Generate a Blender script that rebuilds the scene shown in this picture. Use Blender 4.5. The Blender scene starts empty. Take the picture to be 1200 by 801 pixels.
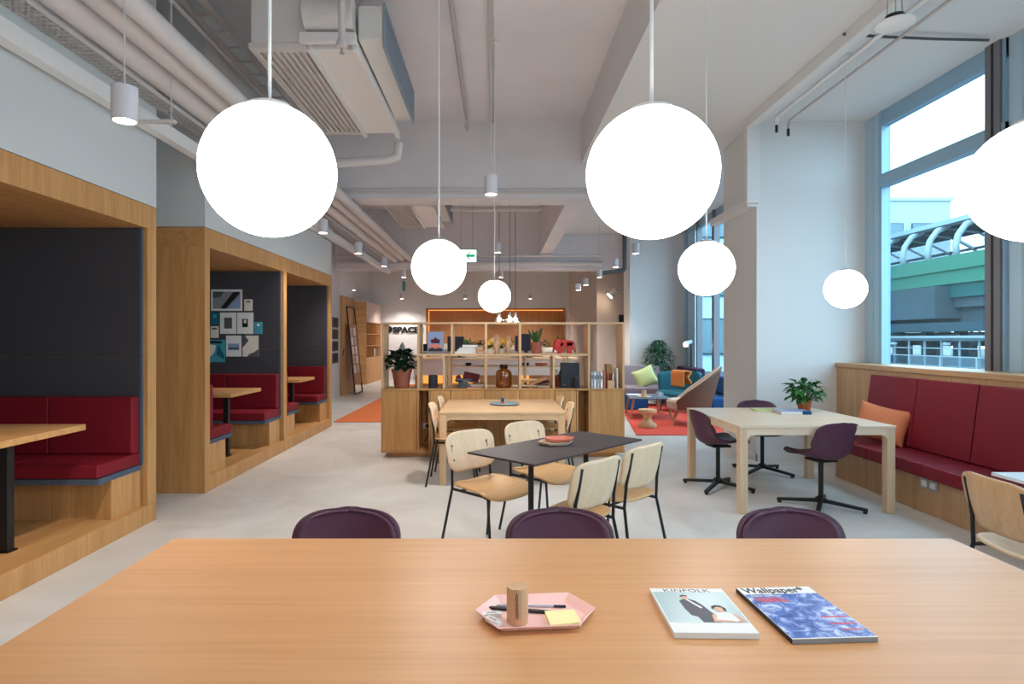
import bpy, bmesh, math, random
from mathutils import Vector, Matrix
R = math.radians
PI = math.pi
sc = bpy.context.scene
COL = sc.collection
F = 700.0; U0 = 582.0; V0 = 397.0; H = 1.45
def X(u, d): return (u - U0) * d / F          # measured image column -> metres across at depth d
def Z(v, d): return H - (v - V0) * d / F      # measured image row -> metres up at depth d

# ---------------------------------------------------------------- materials
def lin(h):
    h = h.lstrip('#'); out = []
    for i in (0, 2, 4):
        c = int(h[i:i+2], 16) / 255
        out.append(c / 12.92 if c <= .04045 else ((c + .055) / 1.055) ** 2.4)
    return (*out, 1)
def mat(name, col, rough=.5, metal=0, emit=None, strength=0, spec=.5, bump=0, bscale=60, var=0, vscale=3, coat=0):
    m = bpy.data.materials.new(name); m.use_nodes = True
    nt = m.node_tree; b = nt.nodes['Principled BSDF']
    c = lin(col)
    b.inputs['Base Color'].default_value = c
    b.inputs['Roughness'].default_value = rough
    b.inputs['Metallic'].default_value = metal
    b.inputs['Specular IOR Level'].default_value = spec
    if coat: b.inputs['Coat Weight'].default_value = coat
    if emit:
        b.inputs['Emission Color'].default_value = lin(emit)
        b.inputs['Emission Strength'].default_value = strength
    tc = nt.nodes.new('ShaderNodeTexCoord')
    if var:
        n = nt.nodes.new('ShaderNodeTexNoise'); n.inputs['Scale'].default_value = vscale; n.inputs['Detail'].default_value = 5
        nt.links.new(tc.outputs['Object'], n.inputs['Vector'])
        r = nt.nodes.new('ShaderNodeValToRGB')
        r.color_ramp.elements[0].position = .3; r.color_ramp.elements[1].position = .7
        r.color_ramp.elements[0].color = (*[x * (1 - var) for x in c[:3]], 1)
        r.color_ramp.elements[1].color = (*[min(1, x * (1 + var)) for x in c[:3]], 1)
        nt.links.new(n.outputs['Fac'], r.inputs['Fac']); nt.links.new(r.outputs['Color'], b.inputs['Base Color'])
    if bump:
        n = nt.nodes.new('ShaderNodeTexNoise'); n.inputs['Scale'].default_value = bscale; n.inputs['Detail'].default_value = 3
        nt.links.new(tc.outputs['Object'], n.inputs['Vector'])
        bp = nt.nodes.new('ShaderNodeBump'); bp.inputs['Strength'].default_value = bump; bp.inputs['Distance'].default_value = .01
        nt.links.new(n.outputs['Fac'], bp.inputs['Height']); nt.links.new(bp.outputs['Normal'], b.inputs['Normal'])
    return m
def wood(name, c1, c2, axis=2, rough=.42, fine=1.0, spec=.4):
    m = bpy.data.materials.new(name); m.use_nodes = True
    nt = m.node_tree; b = nt.nodes['Principled BSDF']; L = nt.links.new
    b.inputs['Roughness'].default_value = rough; b.inputs['Specular IOR Level'].default_value = spec
    tc = nt.nodes.new('ShaderNodeTexCoord'); mp = nt.nodes.new('ShaderNodeMapping')
    s = [9.0 * fine] * 3; s[axis] = .55 * fine
    mp.inputs['Scale'].default_value = s
    L(tc.outputs['Object'], mp.inputs['Vector'])
    n = nt.nodes.new('ShaderNodeTexNoise'); n.inputs['Scale'].default_value = 1.4; n.inputs['Detail'].default_value = 7; n.inputs['Roughness'].default_value = .62; n.inputs['Distortion'].default_value = .6
    L(mp.outputs['Vector'], n.inputs['Vector'])
    mp2 = nt.nodes.new('ShaderNodeMapping'); s = [70.0 * fine] * 3; s[axis] = 1.6 * fine; mp2.inputs['Scale'].default_value = s
    L(tc.outputs['Object'], mp2.inputs['Vector'])
    n2 = nt.nodes.new('ShaderNodeTexNoise'); n2.inputs['Scale'].default_value = 1.6; n2.inputs['Detail'].default_value = 3
    L(mp2.outputs['Vector'], n2.inputs['Vector'])
    mx = nt.nodes.new('ShaderNodeMix'); mx.inputs[0].default_value = .38
    L(n.outputs['Fac'], mx.inputs[2]); L(n2.outputs['Fac'], mx.inputs[3])
    r = nt.nodes.new('ShaderNodeValToRGB'); e = r.color_ramp.elements
    e[0].position = .36; e[0].color = lin(c2); e[1].position = .62; e[1].color = lin(c1)
    L(mx.outputs[0], r.inputs['Fac']); L(r.outputs['Color'], b.inputs['Base Color'])
    bp = nt.nodes.new('ShaderNodeBump'); bp.inputs['Strength'].default_value = .06; bp.inputs['Distance'].default_value = .004
    L(mx.outputs[0], bp.inputs['Height']); L(bp.outputs['Normal'], b.inputs['Normal'])
    return m
def concrete():
    m = bpy.data.materials.new('polished_concrete'); m.use_nodes = True
    nt = m.node_tree; b = nt.nodes['Principled BSDF']; L = nt.links.new
    tc = nt.nodes.new('ShaderNodeTexCoord')
    n = nt.nodes.new('ShaderNodeTexNoise'); n.inputs['Scale'].default_value = .9; n.inputs['Detail'].default_value = 9; n.inputs['Roughness'].default_value = .6; n.inputs['Distortion'].default_value = 1.2
    L(tc.outputs['Object'], n.inputs['Vector'])
    r = nt.nodes.new('ShaderNodeValToRGB'); e = r.color_ramp.elements
    e[0].position = .3; e[0].color = lin('c0bbb5'); e[1].position = .68; e[1].color = lin('dfdcd7')
    L(n.outputs['Fac'], r.inputs['Fac']); L(r.outputs['Color'], b.inputs['Base Color'])
    n2 = nt.nodes.new('ShaderNodeTexNoise'); n2.inputs['Scale'].default_value = 3.5; n2.inputs['Detail'].default_value = 6
    L(tc.outputs['Object'], n2.inputs['Vector'])
    mr = nt.nodes.new('ShaderNodeMapRange'); mr.inputs['To Min'].default_value = .26; mr.inputs['To Max'].default_value = .5
    L(n2.outputs['Fac'], mr.inputs['Value']); L(mr.outputs['Result'], b.inputs['Roughness'])
    return m
def glass_mat(name, tint='e8f4f8', refl=.08):
    m = bpy.data.materials.new(name); m.use_nodes = True
    nt = m.node_tree; nt.nodes.clear(); L = nt.links.new
    o = nt.nodes.new('ShaderNodeOutputMaterial'); mx = nt.nodes.new('ShaderNodeMixShader')
    t = nt.nodes.new('ShaderNodeBsdfTransparent'); t.inputs['Color'].default_value = lin(tint)
    g = nt.nodes.new('ShaderNodeBsdfGlossy'); g.inputs['Roughness'].default_value = .02
    mx.inputs['Fac'].default_value = refl
    L(t.outputs[0], mx.inputs[1]); L(g.outputs[0], mx.inputs[2]); L(mx.outputs[0], o.inputs['Surface'])
    return m
def blue_cover():
    m = bpy.data.materials.new('blue_photo_print'); m.use_nodes = True
    nt = m.node_tree; b = nt.nodes['Principled BSDF']; L = nt.links.new; b.inputs['Roughness'].default_value = .3
    tc = nt.nodes.new('ShaderNodeTexCoord')
    n = nt.nodes.new('ShaderNodeTexNoise'); n.inputs['Scale'].default_value = 26; n.inputs['Detail'].default_value = 10; n.inputs['Roughness'].default_value = .7; n.inputs['Distortion'].default_value = .8
    L(tc.outputs['Object'], n.inputs['Vector'])
    r = nt.nodes.new('ShaderNodeValToRGB'); e = r.color_ramp.elements
    e[0].position = .36; e[0].color = lin('1f3f86'); e[1].position = .66; e[1].color = lin('dfe8fa')
    k = r.color_ramp.elements.new(.5); k.color = lin('4f74c4')
    L(n.outputs['Fac'], r.inputs['Fac']); L(r.outputs['Color'], b.inputs['Base Color'])
    return m
M = {}
M['wall'] = mat('white_wall_paint', 'dcdcdc', .6, bump=.03, bscale=30)
M['ceiling'] = mat('grey_white_ceiling_paint', 'e0dde1', .75, bump=.08, bscale=12, var=.04, vscale=1.5)
M['wall_dimmed'] = mat('dimmed_white_wall_paint', 'cdd0d1', .6, bump=.03, bscale=30)  # white wall paint greyed; the left side's weaker light is in its colour
M['pillar'] = mat('warm_grey_wall_paint', 'c3b6ae', .7)
M['floor'] = concrete()
M['oak'] = wood('oak_veneer_upright', 'cf9c64', 'b27f4a', 2, .45)
M['oak_right'] = wood('grey_oak_veneer', 'c9a37c', 'b28c66', 2, .45)
M['oak_right_y'] = wood('grey_oak_veneer_along', 'cba47c', 'b58f69', 1, .45)
M['slateplate'] = mat('blue_grey_glaze', '8096a2', .4)
M['warmglow'] = mat('amber_lit_panel', 'd89040', .6, emit='f0a850', strength=.55)
M['oak_x'] = wood('oak_veneer_across', 'cf9c64', 'ae7b48', 0, .4)
M['oak_y'] = wood('oak_veneer_along', 'cf9c64', 'b27f4a', 1, .45)
M['oaktop'] = wood('oiled_oak_top', 'd69e6a', 'c88f5b', 0, .40, .6, .8)
M['pale'] = wood('pale_bleached_oak', 'e6d0b8', 'd6bb9f', 0, .4)
M['pale_z'] = wood('pale_bleached_oak_leg', 'dcc1a2', 'cfb190', 2, .4)
M['mid'] = wood('washed_oak', 'dfbd96', 'cda57c', 0, .4)
M['mid_z'] = wood('washed_oak_leg', 'dcb890', 'cfa67e', 2, .4)
M['plyback'] = wood('light_ash_ply', 'f0d2b0', 'e4c29c', 2, .45)
M['plyseat'] = wood('tan_ash_ply', 'dcb07a', 'cb9b66', 0, .4)
M['plyedge'] = wood('natural_ash_ply', 'd9b48a', 'c79c6e', 2, .4)
M['red'] = mat('crimson_upholstery', '7c1020', .62, bump=.12, bscale=400, spec=.3)
M['red_right'] = mat('burgundy_upholstery', '7f1529', .5, bump=.1, bscale=400, spec=.4)
M['felt'] = mat('charcoal_felt', '4b494d', .95, bump=.3, bscale=500, spec=.1)
M['feltedge'] = mat('slate_felt_edge', '4b5666', .85)
M['black'] = mat('black_powder_coat', '121214', .45)
M['blacktop'] = mat('charcoal_laminate', '3a3133', .5)
M['plum'] = mat('plum_polypropylene', '532e42', .48)
M['plumpad'] = mat('plum_leather', '532e42', .40, spec=.5)
M['white'] = mat('white_enamel', 'e2e1e1', .4)
M['pipe'] = mat('white_pipe_paint', 'd2cdcc', .5)
M['pipe_dim'] = mat('grey_white_pipe_paint', 'bcb5b3', .6)
M['duct'] = mat('white_wrapped_insulation', 'd6d4d2', .7, bump=.5, bscale=14)
M['grille'] = mat('grey_blue_grille', '8d98a4', .6)
M['steel'] = mat('galvanised_steel', 'a9aaab', .4, .6)
M['alu'] = mat('anodised_aluminium', '96b4c8', .38, .3)
M['alu_dark'] = mat('grey_bronze_aluminium', '7c7a80', .4, .4)
M['alu_light'] = mat('silver_blue_cladding', 'b0cbdc', .4, .2)
M['glass'] = glass_mat('window_glass', 'e2f3f7', .05)
M['globe'] = mat('opal_glass_lit', 'ffffff', .3, emit='fffaf4', strength=8)
M['lamp'] = mat('lit_lens', 'ffffff', .3, emit='ffe2c0', strength=22)
M['cylwhite'] = mat('white_lamp_housing', 'd0ccd2', .45)
M['terracotta'] = mat('terracotta_clay', 'b3613d', .8, var=.1, vscale=12)
M['terradark'] = mat('dusty_terracotta_clay', 'a05c48', .85, var=.1, vscale=12)
M['leaf'] = mat('green_leaf', '2c6b2e', .4, var=.45, vscale=18)
M['leafdark'] = mat('dark_green_leaf', '13301a', .4, var=.4, vscale=18)
M['leaftall'] = mat('deep_green_leaf', '175034', .55, var=.4, vscale=14)
M['snake'] = mat('snake_plant_leaf', '2d5a30', .4, var=.5, vscale=26)
M['stem'] = mat('green_stem', '3d6b33', .5)
M['soil'] = mat('dark_soil', '2a1d16', .95)
M['bark'] = mat('brown_bark', '5d4433', .9)
M['pink'] = mat('pink_coated_metal', 'fccbc3', .4)
M['coral'] = mat('coral_coated_metal', 'e0836f', .4)
M['cream'] = mat('cream_card', 'e9e2d4', .5)
M['yellow'] = mat('pale_yellow_paper', 'f5ecac', .7)
M['paper'] = mat('white_paper', 'ecebe8', .6)
M['greypaper'] = mat('grey_paper', '8f9094', .7)
M['teal'] = mat('teal_paper', '146a78', .5)
M['aqua'] = mat('aqua_paper', '4aa3b8', .5)
M['inkblue'] = mat('muted_blue_ink', '8fa3c8', .5)
M['ink'] = mat('black_ink', '17181a', .5)
M['inkgrey'] = mat('grey_ink', '55565a', .5)
M['bluecover'] = blue_cover()
M['coverteal'] = mat('pale_teal_print', 'a9c2c6', .3)
M['navy'] = mat('navy_cloth_print', '20263f', .4)
M['skin'] = mat('skin_print', 'd9a88c', .4)
M['redink'] = mat('red_ink', 'd8433c', .4)
M['magnet'] = wood('turned_beech', 'd2ab86', 'bf9470', 2, .5)
M['peach'] = mat('peach_cushion_cloth', 'e08c66', .85, bump=.2, bscale=200, spec=.2)
M['rugred'] = mat('coral_red_rug', 'da5a4c', .95, bump=.4, bscale=250, spec=.1)
M['rugorange'] = mat('burnt_orange_rug', 'd97a4c', .95, bump=.4, bscale=250, spec=.1)
M['tan'] = mat('tan_leather', '6f4938', .5)
M['tanlight'] = mat('beige_felt_lining', 'c9b8a8', .85)
M['tealcloth'] = mat('teal_cloth', '2d6672', .85, bump=.2, bscale=200, spec=.2)
M['purplecloth'] = mat('aubergine_cloth', '3b2544', .85)
M['bluecloth'] = mat('deep_blue_cloth', '0d4a80', .85)
M['greycloth'] = mat('mauve_grey_cloth', '8d8088', .85)
M['lime'] = mat('pale_lime_cloth', 'c6cf8e', .85)
M['orangecloth'] = mat('orange_wool', 'd07a3a', .9)
M['slate'] = mat('slate_blue_laminate', '56626f', .5)
M['legwood'] = wood('beech_leg', 'b98562', 'a8734f', 2, .5)
M['stool'] = wood('turned_light_oak', 'e0b788', 'cfa172', 2, .5)
M['navyplastic'] = mat('navy_black_plastic', '151c2b', .4)
M['darkspeaker'] = mat('dark_grey_speaker_cloth', '262c34', .8)
M['amber'] = mat('amber_glass', '7a3f0c', .08, spec=.8, coat=.5)
M['amberdark'] = mat('dark_brown_glass_neck', '2f1608', .1)
M['elephant'] = mat('red_lacquer', 'c81e1c', .3)
M['phone'] = mat('petrol_blue_bakelite', '2b4756', .3)
M['maroon'] = mat('maroon_book_cloth', '5a1a26', .7)
M['bookgrey'] = mat('pale_grey_book_cloth', 'b9bcc8', .7)
M['kraft'] = mat('kraft_card', 'a9825a', .8)
M['flower'] = mat('yellow_petal', 'f2c24a', .6, var=.2, vscale=30)
M['flowerpale'] = mat('cream_petal', 'f0d9a0', .6)
M['whitetop'] = mat('white_laminate', 'd9dee3', .35)
M['green'] = mat('mint_green_panel', '37765d', .6)
M['greendark'] = mat('sea_green_panel', '225b56', .6)
M['extconcrete'] = mat('weathered_concrete', '46555b', .85, var=.22, vscale=.35)
M['extdark'] = mat('dark_steelwork', '2c444d', .7)  # one dark blue-grey for outdoor beams, columns and frames
M['extwhite'] = mat('white_render', 'a3adb1', .8)
M['extbeam'] = mat('white_painted_steel', '9aa8ae', .6)
M['extglass'] = mat('station_glazing', '5d7780', .15)
M['asphalt'] = mat('grey_paving', '4a5254', .9, var=.1, vscale=.5)
M['exttree'] = mat('distant_foliage', '45623f', .8, var=.3, vscale=1.2)
M['niche'] = wood('stained_oak_niche', 'b5845a', 'a07048', 2, .55)
M['led'] = mat('amber_led_strip', 'ffb060', .4, emit='ff9c50', strength=1.0)
M['pinkwhite'] = mat('blush_panel', 'cdb9b0', .6)
M['signwhite'] = mat('sign_lightbox', 'e8fbf5', .4, emit='dffaf2', strength=.7)
M['signgreen'] = mat('sign_green', '0aa468', .4, emit='08a468', strength=.4)
M['clear'] = glass_mat('clear_glass', 'f4f8fa', .18)

# ---------------------------------------------------------------- mesh helpers
class MB:
    def __init__(s): s.bm = bmesh.new()
    def _f(s, vs):
        try: return s.bm.faces.new(vs)
        except ValueError: return None
    def box(s, x0, x1, y0, y1, z0, z1, m=None):
        c = [Vector((x, y, z)) for z in (z0, z1) for y in (y0, y1) for x in (x0, x1)]
        if m is not None: c = [m @ p for p in c]
        v = [s.bm.verts.new(p) for p in c]
        for f in ((0,2,3,1),(4,5,7,6),(0,1,5,4),(1,3,7,5),(3,2,6,7),(2,0,4,6)): s._f([v[i] for i in f])
        return s
    def bar(s, p, q, w, h):
        p, q = Vector(p), Vector(q); d = q - p; L = d.length
        m = Matrix.Translation(p) @ d.to_track_quat('Y', 'Z').to_matrix().to_4x4()
        return s.box(-w/2, w/2, 0, L, -h/2, h/2, m)
    def tube(s, pts, r, seg=10, cap=True):
        pts = [Vector(p) for p in pts]; n = len(pts)
        rs = r if isinstance(r, (list, tuple)) else [r] * n
        rings = []; up = None
        for i, p in enumerate(pts):
            if i == 0: t = pts[1] - p
            elif i == n-1: t = p - pts[i-1]
            else: t = (pts[i+1] - p).normalized() + (p - pts[i-1]).normalized()
            t.normalize()
            if up is None:
                up = Vector((0,0,1)) if abs(t.z) < .9 else Vector((0,1,0))
            a = up - t * up.dot(t)
            if a.length < 1e-4: a = t.orthogonal()
            a.normalize(); b = t.cross(a); up = a
            rings.append([s.bm.verts.new(p + (a * math.cos(2*PI*k/seg) + b * math.sin(2*PI*k/seg)) * rs[i]) for k in range(seg)])
        for i in range(n-1):
            for k in range(seg):
                s._f([rings[i][k], rings[i+1][k], rings[i+1][(k+1)%seg], rings[i][(k+1)%seg]])
        if cap: s._f(rings[0]); s._f(rings[-1][::-1])
        return s
    def cyl(s, p, q, r, seg=20, r2=None): return s.tube([p, q], [r, r if r2 is None else r2], seg)
    def lathe(s, prof, c=(0,0,0), seg=28):
        c = Vector(c); rings = []
        for r, z in prof:
            if r < 1e-5: rings.append([s.bm.verts.new(c + Vector((0,0,z)))])
            else: rings.append([s.bm.verts.new(c + Vector((r*math.cos(2*PI*k/seg), r*math.sin(2*PI*k/seg), z))) for k in range(seg)])
        for a, b in zip(rings, rings[1:]):
            for k in range(seg):
                j = (k+1) % seg
                if len(a) == 1 and len(b) == 1: continue
                if len(a) == 1: s._f([a[0], b[j], b[k]])
                elif len(b) == 1: s._f([a[k], a[j], b[0]])
                else: s._f([a[k], a[j], b[j], b[k]])
        return s
    def prism(s, poly, a, b, axis='z', m=None):
        def P(p, t):
            v = {'z': Vector((p[0], p[1], t)), 'y': Vector((p[0], t, p[1])), 'x': Vector((t, p[0], p[1]))}[axis]
            return m @ v if m is not None else v
        lo = [s.bm.verts.new(P(p, a)) for p in poly]; hi = [s.bm.verts.new(P(p, b)) for p in poly]
        s._f(lo[::-1]); s._f(hi); n = len(poly)
        for i in range(n): s._f([lo[i], lo[(i+1)%n], hi[(i+1)%n], hi[i]])
        return s
    def tri(s):
        bmesh.ops.triangulate(s.bm, faces=s.bm.faces[:]); return s
    def sphere(s, c, r, seg=24, rings=14, sc=(1,1,1)):
        prof = [(r*math.sin(PI*i/rings), -r*math.cos(PI*i/rings)) for i in range(rings+1)]
        k = len(s.bm.verts); s.lathe(prof, (0,0,0), seg); s.bm.verts.ensure_lookup_table()
        for v in s.bm.verts[k:]: v.co = Vector((v.co.x*sc[0], v.co.y*sc[1], v.co.z*sc[2])) + Vector(c)
        return s
    def grid(s, fn, ns, nt):
        g = [[s.bm.verts.new(fn(i/ns, j/nt)) for j in range(nt+1)] for i in range(ns+1)]
        for i in range(ns):
            for j in range(nt): s._f([g[i][j], g[i+1][j], g[i+1][j+1], g[i][j+1]])
        return s
    def leaf(s, base, d, up, L, W, droop=.25, fold=.15):
        d = Vector(d).normalized(); up = Vector(up); sd = d.cross(up)
        if sd.length < 1e-3: sd = d.orthogonal()
        sd.normalize(); nrm = sd.cross(d).normalized(); base = Vector(base)
        prof = [(0, 0), (.15, .75), (.38, 1), (.65, .72), (.88, .3), (1, 0)]
        mid, le, ri = [], [], []
        for t, w in prof:
            c = base + d * (t*L) - Vector((0,0,1)) * (droop * L * t * t)
            mid.append(s.bm.verts.new(c))
            if w > 0:
                le.append(s.bm.verts.new(c + sd * (w*W/2) + nrm * (fold*W*w))); ri.append(s.bm.verts.new(c - sd * (w*W/2) + nrm * (fold*W*w)))
            else: le.append(mid[-1]); ri.append(mid[-1])
        for i in range(len(prof)-1):
            for a, flip in ((le, 0), (ri, 1)):
                q = []
                for v in (mid[i], mid[i+1], a[i+1], a[i]):
                    if v not in q: q.append(v)
                if len(q) > 2: s._f(q[::-1] if flip else q)
        return s
    def build(s, name, m, parent=None, smooth=False, bevel=0, seg=2, solid=0, sub=0, loc=None):
        me = bpy.data.meshes.new(name)
        if not solid: bmesh.ops.recalc_face_normals(s.bm, faces=s.bm.faces)
        s.bm.to_mesh(me); s.bm.free()
        me.materials.append(M[m] if isinstance(m, str) else m)
        o = bpy.data.objects.new(name, me); COL.objects.link(o)
        if parent is not None: o.parent = parent
        if loc is not None: o.location = loc
        if smooth:
            for p in me.polygons: p.use_smooth = True
        if solid:
            md = o.modifiers.new('solid', 'SOLIDIFY'); md.thickness = solid; md.offset = 0
        if bevel:
            md = o.modifiers.new('edge', 'BEVEL'); md.width = bevel; md.segments = seg; md.limit_method = 'ANGLE'; md.angle_limit = R(35)
            if smooth is False and seg > 1:
                for p in me.polygons: p.use_smooth = True
                md.harden_normals = True
        if smooth == 'auto':
            for e in me.edges: pass
            try: me.set_sharp_from_angle(angle=R(38))
            except Exception: pass
        if sub:
            md = o.modifiers.new('sub', 'SUBSURF'); md.levels = sub; md.render_levels = sub
        return o
def tag(o, label, cat, group=None, kind=None):
    o['label'] = label; o['category'] = cat
    if group: o['group'] = group
    if kind: o['kind'] = kind
    return o
def thing(name, label, cat, loc=(0,0,0), rz=0, group=None):
    o = bpy.data.objects.new(name, None); COL.objects.link(o); o.empty_display_size = .1
    o.location = loc; o.rotation_euler = (0, 0, rz)
    return tag(o, label, cat, group)
def struct(name, mb, m, **k):
    o = mb.build(name, m, **k); o['kind'] = 'structure'; return o
def dup(root, loc, rz=0, label=None, group=None):
    r = root.copy(); COL.objects.link(r); r.location = loc; r.rotation_euler = (0, 0, rz)
    if label: r['label'] = label
    if group: r['group'] = group
    for ch in list(root.children):
        c = ch.copy(); COL.objects.link(c); c.parent = r
        for g in list(ch.children):
            d = g.copy(); COL.objects.link(d); d.parent = c
    return r
def B(x0, x1, y0, y1, z0, z1): return MB().box(x0, x1, y0, y1, z0, z1)
def text(s, size, m, parent, mtx, name='lettering', extrude=.0004, bold=0):
    cu = bpy.data.curves.new('t', 'FONT'); cu.body = s; cu.size = size; cu.extrude = extrude; cu.align_x = 'LEFT'; cu.offset = bold
    cu.resolution_u = 3
    to = bpy.data.objects.new('t', cu); COL.objects.link(to)
    dg = bpy.context.evaluated_depsgraph_get(); dg.update()
    me = bpy.data.meshes.new_from_object(to.evaluated_get(dg)); me.name = name
    bpy.data.objects.remove(to); bpy.data.curves.remove(cu)
    me.materials.clear(); me.materials.append(M[m])
    o = bpy.data.objects.new(name, me); COL.objects.link(o)
    if parent is not None: o.parent = parent
    o.matrix_local = mtx
    return o
# ================================================================ the room
CZ, RZ = 4.66, 4.03
XW = -2.74; XR = 4.38
struct('floor', B(-6, 5.2, -4, 23, -.1, 0), 'floor')
struct('ceiling', B(-6, 1.4, -4, 23, CZ, CZ+.15), 'ceiling')
struct('trim_1', B(1.246, 4.56, -4, 23, RZ, CZ), 'wall')                       # lowered bay by the windows
struct('trim_2', B(-4.6, 3.09, 8.8, 9.25, 3.52, CZ), 'ceiling')               # cross beam
struct('trim_3', B(1.07, 1.36, 9.25, 14.8, 3.55, CZ), 'ceiling')              # long beam beyond
struct('trim_4', B(-6, 4.4, 14.8, 15.2, 3.17, CZ), 'ceiling')                 # second cross beam
struct('trim_5', B(2.92, 3.02, -4, 7.02, 3.92, RZ), 'wall')
# left side
for a in ((-4.6, XW, -4, 4.81, 2.505, CZ), (-4.6, XW, 5.61, 9.9, 2.505, CZ), (-4.6, -4.32, -4, 9.9, 0, 2.505), (-4.6, -4.3, 4.81, 5.61, 2.505, CZ), (-4.6, -4.0, 9.93, 15.2, 0, CZ), (-6, -4.6, 16.6, 23, 0, CZ)):
    struct('wall_left', B(*a), 'wall_dimmed')
struct('wall_rear', B(-6, 4.9, -4.1, -4, 0, CZ), 'wall')
# window-side wall: block with the big pier, block at the back, parapet strip under the glass
for a in ((3.09, 4.39, 7.1, 8.13, 0, RZ), (3.12, 4.46, 14.0, 14.65, 0, RZ), (4.38, 4.5, 8.13, 14.0, 0, .35), (4.2, 4.5, 14.65, 23, 0, RZ), (4.48, 4.58, -4, 7.1, 0, 1.12)):
    struct('wall_right', B(*a), 'wall')
struct('wall_side', B(2.6, 4.2, 15.5, 21.5, 0, CZ), 'pillar')
struct('baseboard_right', MB().box(3.06, 3.56, 7.085, 7.1, 0, .09), 'white')
struct('baseboard_side', MB().box(3.075, 3.09, 7.085, 8.13, 0, .09), 'white')
# back wall with its recess for the lit oak niche
for a in ((-6, -2.55, 21.5, 22.6, 0, CZ), (2.49, 4.9, 21.5, 22.6, 0, CZ), (-2.55, 2.49, 21.5, 22.6, 2.56, CZ), (-2.55, 2.49, 22.1, 22.6, 0, 2.56)):
    struct('wall_back', B(*a), 'wall')
n = thing('kitchen_niche', 'oak lined recess in the back wall edged with a glowing amber strip', 'niche', (0, 21.5, 0))
B(-2.55, 2.49, .5, .55, 0, 2.56).build('back_panel', 'niche', n)
B(-2.55, 2.49, 0, .5, 2.52, 2.56).build('top_panel', 'niche', n); B(-2.55, -2.5, 0, .5, 0, 2.52).build('side_panel', 'niche', n); B(2.44, 2.49, 0, .5, 0, 2.52).build('side_panel', 'niche', n)
B(-2.49, 2.43, .36, .40, 2.49, 2.51).build('light_strip', 'led', n); B(-2.49, -2.47, .36, .40, .9, 2.46).build('light_strip', 'led', n)

# windows along the right
def window_bay(i, ya, yb, zlo, mull, transom=(3.17, 3.31)):
    fr = MB()
    fr.box(XR-.02, XR+.07, ya, yb, 3.86, RZ); fr.box(XR-.02, XR+.07, ya, yb, zlo, zlo+.04)
    fr.box(XR-.03, XR+.07, ya, ya+.05, zlo, RZ); fr.box(XR-.03, XR+.07, yb-.05, yb, zlo, RZ)
    w = struct('window_%d' % i, fr, 'alu')
    if transom: B(XR-.04, XR+.07, ya, yb, *transom).build('transom', 'alu', w)
    for y0, y1 in mull:
        B(XR-.05, XR+.07, y0, y1, zlo, RZ).build('mullion', 'alu_dark', w)
        ym = (y0+y1)/2; B(XR-.053, XR-.049, ym-.012, ym+.012, zlo, RZ).build('gasket', 'black', w)
    B(XR+.05, XR+.06, ya+.05, yb-.05, zlo+.04, 3.86).build('pane', 'glass', w)
    return w
def cladding(i, ya, yb, zlo, m='alu_light'):
    c = MB().box(XR, XR+.07, ya, yb, zlo, RZ)
    n = max(2, int((yb-ya)/.11))
    for k in range(1, n): c.box(XR-.006, XR, ya+(yb-ya)*k/n-.006, ya+(yb-ya)*k/n+.006, zlo, RZ)
    return struct('trim_%d' % i, c, m)
cladding(6, 6.80, 7.1, 1.12)
window_bay(1, 5.11, 6.80, 1.12, [(5.14, 5.30)])
cladding(7, 4.72, 5.11, 1.12)
window_bay(2, 1.3, 4.72, 1.12, [(3.0, 3.12)])
cladding(8, .9, 1.3, 1.12)
window_bay(3, -2.9, .9, 1.12, [(-1.1, -.98)])
cladding(9, -4, -2.9, 1.12)
window_bay(4, 8.4, 13.75, .35, [(10.2, 10.3), (11.9, 12.02), (12.9, 12.96)], None)
cladding(10, 13.2, 14.0, .35); cladding(11, 8.13, 8.4, .35)
struct('trim_12', MB().box(4.02, XR+.1, -4, 7.1, 1.12, 1.17), 'oak_right_y', bevel=.004)      # timber sill
struct('trim_13', MB().box(4.04, 4.12, -4, 7.1, 0, 1.12), 'oak_right')              # timber lining under the sill

# ---------------------------------------------------------------- booths
def booth(y0, y1, opens, label):
    b = thing('oak_booth', label, 'booth', (-3.5, y0, 0)); ox, oy = -3.5, y0
    def P(name, m, *a, **k):
        x0, x1, ya, yb, z0, z1 = a
        return B(x0-ox, x1-ox, ya-oy, yb-oy, z0, z1).build(name, m, b, **k)
    P('plinth', 'oak', -4.3, XW, y0, y1, 0, .14, bevel=.003)
    P('floor_board', 'oak_y', -4.3, XW-.01, y0+.02, y1-.02, .14, .143)
    P('roof_panel', 'oak_y', -4.3, XW-.025, y0, y1, 2.32, 2.5)
    P('fascia', 'oak', XW-.025, XW, y0, y1, 2.32, 2.5)
    for a, c in opens:
        # dark lining of each bay
        for yy0, yy1, s in ((a, a+.02, 1), (c-.02, c, -1)):
            P('pinboard', 'felt', -4.3, XW-.05, yy0, yy1, .57, 1.318); P('pinboard', 'felt', -4.3, XW-.05, yy0, yy1, 1.322, 2.32)
            P('pinboard_edge', 'feltedge', XW-.05, XW-.035, yy0-.0, yy1, .47, 2.31)
        P('back_panel', 'felt', -4.3, -4.28, a+.02, c-.02, .57, 2.32)
    edges = [y0] + [e for o in opens for e in o] + [y1]
    for i in range(0, len(edges), 2):
        if edges[i+1] - edges[i] > .01:
            P('partition', 'oak', -4.3, XW, edges[i], edges[i+1], .14, 2.32, bevel=.003)
    return b
booth(-.4, 4.81, [(2.0-.4, 4.69)], 'large oak booth whose near end runs out of the picture')
booth(5.61, 9.92, [(5.71, 7.69), (7.80, 9.80)], 'oak booth with two bays and pinned prints in the first bay')
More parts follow.
